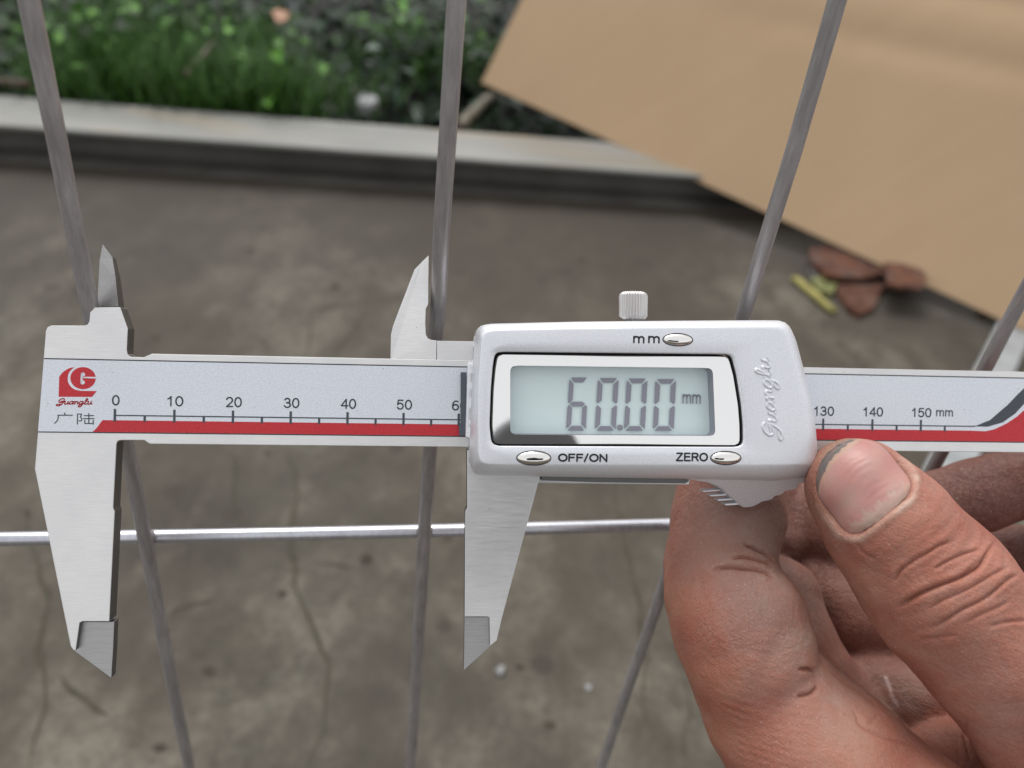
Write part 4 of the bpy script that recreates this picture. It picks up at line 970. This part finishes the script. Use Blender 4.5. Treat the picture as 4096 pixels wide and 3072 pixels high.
creases = [
 (Z8([(840, 560), (900, 520), (980, 475), (1080, 430), (1200, 385), (1300, 340), (1390, 285), (1440, 210), (1500, 120)]), .85, 9, 'T'),
 (Z8([(810, 385), (870, 300), (960, 235), (1050, 185), (1130, 135), (1210, 110)]), .5, 8, 'T'),
 (Z8([(1090, 300), (1180, 245), (1290, 195), (1400, 165)]), .45, 7, 'T'),
 (Z8([(1050, 570), (1150, 510), (1280, 455), (1400, 390), (1500, 330), (1600, 280)]), .4, 7, 'T'),
 (Z8([(1060, 710), (1180, 640), (1290, 570), (1400, 520), (1500, 450), (1590, 370), (1660, 340)]), .55, 8, 'T'),
 (Z8([(1310, 660), (1430, 600), (1530, 560), (1600, 520)]), .35, 7, 'T'),
 (Z8([(1460, 690), (1600, 660), (1720, 650)]), .35, 7, 'T'),
 (Z8([(980, 780), (1100, 770), (1240, 750)]), .22, 8, 'T'),
 (Z8([(1290, 340), (1340, 290), (1400, 240)]), .3, 6, 'T'),
 (Z8([(560, 120), (600, 190), (690, 240)]), .2, 8, 'T'),
 (Z6([(900, 890), (1030, 950), (1090, 985), (1160, 1055)]), 1.1, 9, 'I'),
 (Z6([(780, 1028), (900, 1012), (1000, 1035), (1100, 1070), (1150, 1100)]), .75, 8, 'I'),
 (Z6([(590, 1132), (750, 1110), (900, 1122), (1020, 1132), (1120, 1170), (1160, 1200)]), .95, 9, 'I'),
 (Z8([(165, 985), (230, 985), (275, 998)]), .9, 8, 'I'),
 (Z8([(150, 1170), (230, 1152), (290, 1100)]), .7, 8, 'I'),
 (Z8([(540, 1270), (590, 1370), (680, 1420), (800, 1470), (930, 1500)]), .3, 9, 'I'),
 (Z8([(700, 1290), (640, 1370)]), .2, 8, 'I'),
 (Z8([(1310, 1330), (1300, 1450), (1340, 1600)]), .3, 8, 'W'),
 (Z8([(1150, 1400), (1230, 1500), (1270, 1620)]), .25, 8, 'W'),
 (Z8([(390, 1000), (560, 1120), (700, 1240)]), .3, 10, 'P'),
]
disp = np.zeros(nv); cre = np.zeros(nv)
nxy = None
for pts, dep, wd_, wh in creases:
    pts = smoothline([np.array(q) for q in pts], 4); m = np.full(nv, 1e9); tt = np.zeros(nv); N_ = len(pts) - 1
    for i in range(N_):
        d, t_ = segd(px, pts[i], pts[i + 1]); better = d < m; m[better] = d[better]; tt[better] = (i + t_[better]) / N_
    taper = np.clip(np.minimum(tt, 1 - tt) * 6 + .15, 0, 1)
    zlim = {'T': 146, 'I': 168, 'W': 175, 'P': 190}[wh]
    ok = front * (cam_[:, 2] < zlim)
    g = np.exp(-(m / wd_) ** 2) * taper * ok
    wd_ = wd_ * .74; g = np.exp(-(m / wd_) ** 2) * taper * ok
    disp -= dep * g * 1.05; disp += dep * .20 * np.exp(-((m - wd_ * 3.6) / (wd_ * 2.4)) ** 2) * taper * ok
    cre = np.maximum(cre, g * min(1, dep * 1.5))
# thumb nail bed: frame along / across the thumb (photo pixels)
aA = np.array([.62, .785]); aB = np.array([.785, -.62])
u_ = px @ aA; w_ = px @ aB
NC, NU0, NU1, NW = 1503, 3482, 3808, 168
def nail_sd(u, w_):
    mid = (NU0 + NU1) / 2; hu = (NU1 - NU0) / 2; x = np.abs(w_ - NC); y = u - mid
    rad = np.where(y < 0, 150, 70); qx = x - (NW - rad); qy = np.abs(y) - (hu - rad)
    return np.sqrt(np.maximum(qx, 0) ** 2 + np.maximum(qy, 0) ** 2) + np.minimum(np.maximum(qx, qy), 0) - rad
sd_ = nail_sd(u_, w_); okT = front * (cam_[:, 2] < 147)
sidefold = np.clip((u_ - NU0 - 60) / 80, 0, 1)
disp += okT * .40 * np.exp(-((sd_ - 24) / 18) ** 2) * sidefold
disp -= okT * .45 * (sd_ < 2) * 1.0
disp -= okT * .15 * np.exp(-((sd_ - 1) / 6) ** 2)
# knuckle fullness and random low relief
def vnoise(p, fr, seed):
    r = np.random.default_rng(seed); o = np.zeros(len(p))
    for _ in range(10):
        k = r.normal(0, 1, 3); k = k / np.linalg.norm(k) * fr * r.uniform(.6, 1.5); o += np.sin(p @ k + r.uniform(0, 6.28))
    return o / 10 ** .5
disp += .10 * vnoise(cam_, .55, 1) + .045 * vnoise(cam_, 1.6, 2)
# wrinkled skin across the thumb joint: fine lines running across it
th_mask = okT * np.exp(-((u_ - 4130) / 230) ** 2)
wl = np.sin((u_ + .10 * (w_ - 1500) + 16 * vnoise(cam_, .35, 5) + ((w_ - 1500) / 260) ** 2 * 60) / 9.5) * (.5 + .5 * vnoise(cam_, .5, 6))
disp += .07 * th_mask * wl
co2 = co + nr * (sgn * disp / 1000)[:, None]
me2.vertices.foreach_set('co', co2.astype(np.float32).ravel()); me2.update()
# skin colour: tanned, ruddy over joints, grey dust on the pads; shade painted behind
base_c = np.array([.350, .156, .113]); colr = np.tile(base_c, (nv, 1))
def paint(cx, cy, r, c, wgt, zmax=400, zmin=0, ry=None):
    ry = ry or r
    g = np.exp(-(((px[:, 0] - cx) / r) ** 2 + ((px[:, 1] - cy) / ry) ** 2)) * wgt * ((cam_[:, 2] < zmax) & (cam_[:, 2] > zmin))
    colr[:] = colr * (1 - g[:, None]) + np.array(c) * .84 * g[:, None]
dust = (.30, .208, .178)
zi = 147.0
idxm = (px[:, 0] < 3300) & (cam_[:, 2] > 140)
paint(2940, 2040, 260, (.21, .145, .122), .92, 200); paint(3060, 2160, 120, (.25, .16, .13), .7, 200)
paint(2850, 2200, 150, (.42, .24, .19), .5, 200)
paint(3040, 2430, 220, dust, .9, 200); paint(3200, 2560, 90, (.33, .235, .19), .8, 200)
paint(2720, 2420, 110, (.48, .21, .14), .65, 180, ry=150); paint(2800, 2640, 140, (.48, .21, .14), .6, 180)
paint(2880, 2900, 130, (.48, .20, .125), .75, 180, ry=220); paint(3150, 2800, 170, (.50, .28, .22), .5, 180)
paint(3340, 2780, 130, dust, .6, 180); paint(3400, 2950, 150, (.45, .27, .2), .6, 180)
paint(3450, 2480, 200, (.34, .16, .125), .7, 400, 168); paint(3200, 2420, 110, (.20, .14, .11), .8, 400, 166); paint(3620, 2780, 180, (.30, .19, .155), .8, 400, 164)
paint(3380, 1780, 110, (.30, .20, .13), .75, 160); paint(3300, 1990, 60, (.34, .20, .13), .5, 160)
paint(3560, 2330, 200, (.48, .23, .16), .5, 150); paint(3980, 2740, 240, (.42, .20, .15), .6, 160); paint(3700, 2200, 180, (.52, .25, .18), .5, 150)
paint(4020, 2900, 140, (.62, .42, .36), .35, 160); paint(3950, 1950, 420, (.13, .060, .055), .92, 400, 166); paint(3180, 2150, 130, (.10, .06, .05), .85, 400, 185); paint(4080, 2250, 200, (.26, .12, .10), .7, 400, 166)  # beam and finger-gap shade painted dark on pinky and middle finger
deep_shade = np.clip((cam_[:, 2] - 168) / 14, 0, 1) * .78  # shade between the fingers painted as colour that darkens with depth
colr[:] = colr * (1 - deep_shade[:, None]) + np.array([.125, .054, .043]) * deep_shade[:, None]
mot = np.clip(vnoise(cam_, .45, 21) * .5, -.5, .5)[:, None]; colr[:] = colr * (1 + mot * np.array([.22, .36, .38]))
# dry whitish skin round the nail
g = okT * np.exp(-((sd_ - 24) / 15) ** 2) * np.clip((u_ - NU0 - 120) / 90, 0, 1) * (.5 + .5 * np.clip(vnoise(cam_, 2.2, 8) + .3, 0, 1)) * .9
colr = colr * (1 - g[:, None]) + np.array([.60, .46, .38]) * g[:, None]
g = okT * np.exp(-((sd_ - 0) / 7) ** 2) * .30; colr = colr * (1 - g[:, None]) + np.array([.14, .07, .045]) * g[:, None]
g = cre * .62; colr = colr * (1 - g[:, None]) + np.array([.26, .075, .045]) * g[:, None]
# the pale scar on the ring finger
scar = smoothline([np.array(q) for q in Z8([(755, 1040), (785, 1110), (800, 1170), (835, 1225)])], 3)
m = np.full(nv, 1e9)
for i in range(len(scar) - 1): m = np.minimum(m, segd(px, scar[i], scar[i + 1])[0])
g = np.exp(-(m / 7) ** 2) * (cam_[:, 2] < 176) * .7; colr = colr * (1 - g[:, None]) + np.array([.8, .72, .72]) * g[:, None]
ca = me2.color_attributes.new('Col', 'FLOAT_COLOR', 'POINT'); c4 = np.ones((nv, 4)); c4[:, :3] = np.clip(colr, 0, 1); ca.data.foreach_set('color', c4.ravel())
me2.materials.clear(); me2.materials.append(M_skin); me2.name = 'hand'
me2.polygons.foreach_set('use_smooth', [True] * len(me2.polygons))
if sgn < 0: me2.flip_normals()
person = empty('person', root)
tag(person, 'weathered bare hand pinching the caliper between thumb and index finger', 'person')
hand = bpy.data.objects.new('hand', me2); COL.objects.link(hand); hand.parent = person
# thumbnail: a thin curved plate seated in its bed
bvh = BVHTree.FromPolygons([Vector(q) for q in co[:]], [tuple(p.vertices) for p in me2.polygons]) if False else None
from mathutils import kdtree
sel = np.where((okT > .05) & (sd_ < 60) & (cam_[:, 2] < 150))[0]
kd = kdtree.KDTree(len(sel))
for i, k in enumerate(sel): kd.insert(Vector((px[k, 0], px[k, 1], 0)), i)
kd.balance()
NA, NB = 96, 48; v = []; f = []; cl = []; 
sdn = []
for i in range(NA + 1):
    for j in range(NB + 1):
        s = (j / NB * 2 - 1); u = NU0 - 6 + (NU1 - NU0 + 8 + 6 + 1.6 * math.sin(j * .9) + 1.2 * math.sin(j * 2.3 + 1) - 14 * s * s) * i / NA
        # width at this u from the rounded outline
        yy = u - (NU0 + NU1) / 2; hu = (NU1 - NU0) / 2 + 4; rad = 150 if yy < 0 else 70
        e = max(0, abs(yy) - (hu - rad)); hwid = NW - rad + math.sqrt(max(0, rad * rad - e * e)) + 2
        wv_ = NC + s * hwid * 1.0
        p = aA * u + aB * wv_; p = np.linalg.solve(np.array([aA, aB]), np.array([u, wv_]))
        nb = kd.find_n(Vector((p[0], p[1], 0)), 6); ws = np.array([1 / (q[2] + 1.0) for q in nb]); ks = sel[[q[1] for q in nb]]
        Zs = (cam_[ks, 2] * ws).sum() / ws.sum()
        c3 = ray(*p) * Zs; nrm = (nr[ks] * sgn * ws[:, None]).sum(0); nrm /= np.linalg.norm(nrm)
        lift = .00022 * (1 - abs(s) ** 4) - .00030 * abs(s) ** 6 - .0003 * max(0, (i / NA - .93) / .07) 
        v.append(cw(c3) + nrm * lift - root)
        k_ = (u - NU0) / (NU1 - NU0)
        curve = k_ - .20 * max(0, -s) ** 2.2 + .015 * s
        if curve < .075 + .008 * math.sin(j * .8): c_ = (.085, .09, .085)
        elif curve < .13: c_ = (.42, .27, .20)
        else:
            pk_ = np.array([.41, .185, .165]); lt = np.array([.43, .25, .215]); mm_ = .5 + .5 * math.sin(s * 5 + k_ * 6) * math.cos(k_ * 9 - s * 2); c_ = pk_ * (1 - mm_) + lt * mm_
            if k_ > .86 + .04 * math.sin(j * .7) + .03 * math.sin(j * 1.9): c_ = c_ * .35 + np.array([.42, .32, .26]) * .65
            if k_ > 2: c_ = c_ * .85 + np.array([.66, .52, .46]) * .15
        cl.append(tuple(c_) + (1,))
for i in range(NA):
    for j in range(NB):
        a = i * (NB + 1) + j; f.append((a, a + 1, a + NB + 2, a + NB + 1))
nm = mesh_obj('thumbnail', v, f, M_nail, person, smooth=True)
ca = nm.data.color_attributes.new('Col', 'FLOAT_COLOR', 'POINT'); ca.data.foreach_set('color', np.array(cl).ravel())
fixn(nm)
sm = nm.modifiers.new('s', 'SMOOTH'); sm.factor = .5; sm.iterations = 6
sl2 = nm.modifiers.new('t', 'SOLIDIFY'); sl2.thickness = .0004; sl2.offset = 0

# ================================================================== the photographer's compact camera (seen mirrored in the window)
cc3 = np.array([44., 36., -8.])
v = []; f = []; NSg = 32
def cyl(c0, r, z0, z1, b):
    for z in (z0, z1):
        for k in range(NSg): v.append(((c0[0] + r * math.cos(2 * math.pi * k / NSg)), (c0[1] + r * math.sin(2 * math.pi * k / NSg)), z))
    for k in range(NSg): f.append((b + k, b + (k + 1) % NSg, b + NSg + (k + 1) % NSg, b + NSg + k))
    f.append(tuple(range(b, b + NSg))); f.append(tuple(range(b + NSg, b + 2 * NSg)))
cyl((43, 32), 18.5, -6, -16, 0)
cyl((24.5, 30), 10, -8, -16, len(v))
b = len(v)
for z in (-16.2, -36):
    for x, y in ((10, 31), (100, 31), (104, 36), (104, 84), (98, 90), (8, 90), (4, 84), (4, 36)): v.append((x, y, z))
f += [tuple(range(b, b + 8)), tuple(range(b + 8, b + 16))] + [(b + i, b + (i + 1) % 8, b + 8 + (i + 1) % 8, b + 8 + i) for i in range(8)]
v = [cw(q) for q in v]; o0 = v[0]; v = [q - o0 for q in v]
ck = fixn(mesh_obj('compact_camera', v, f, M_camb, bevel=.0015)); ck.location = o0
tag(ck, 'dark compact camera mirrored in the lower left of the display window', 'camera')
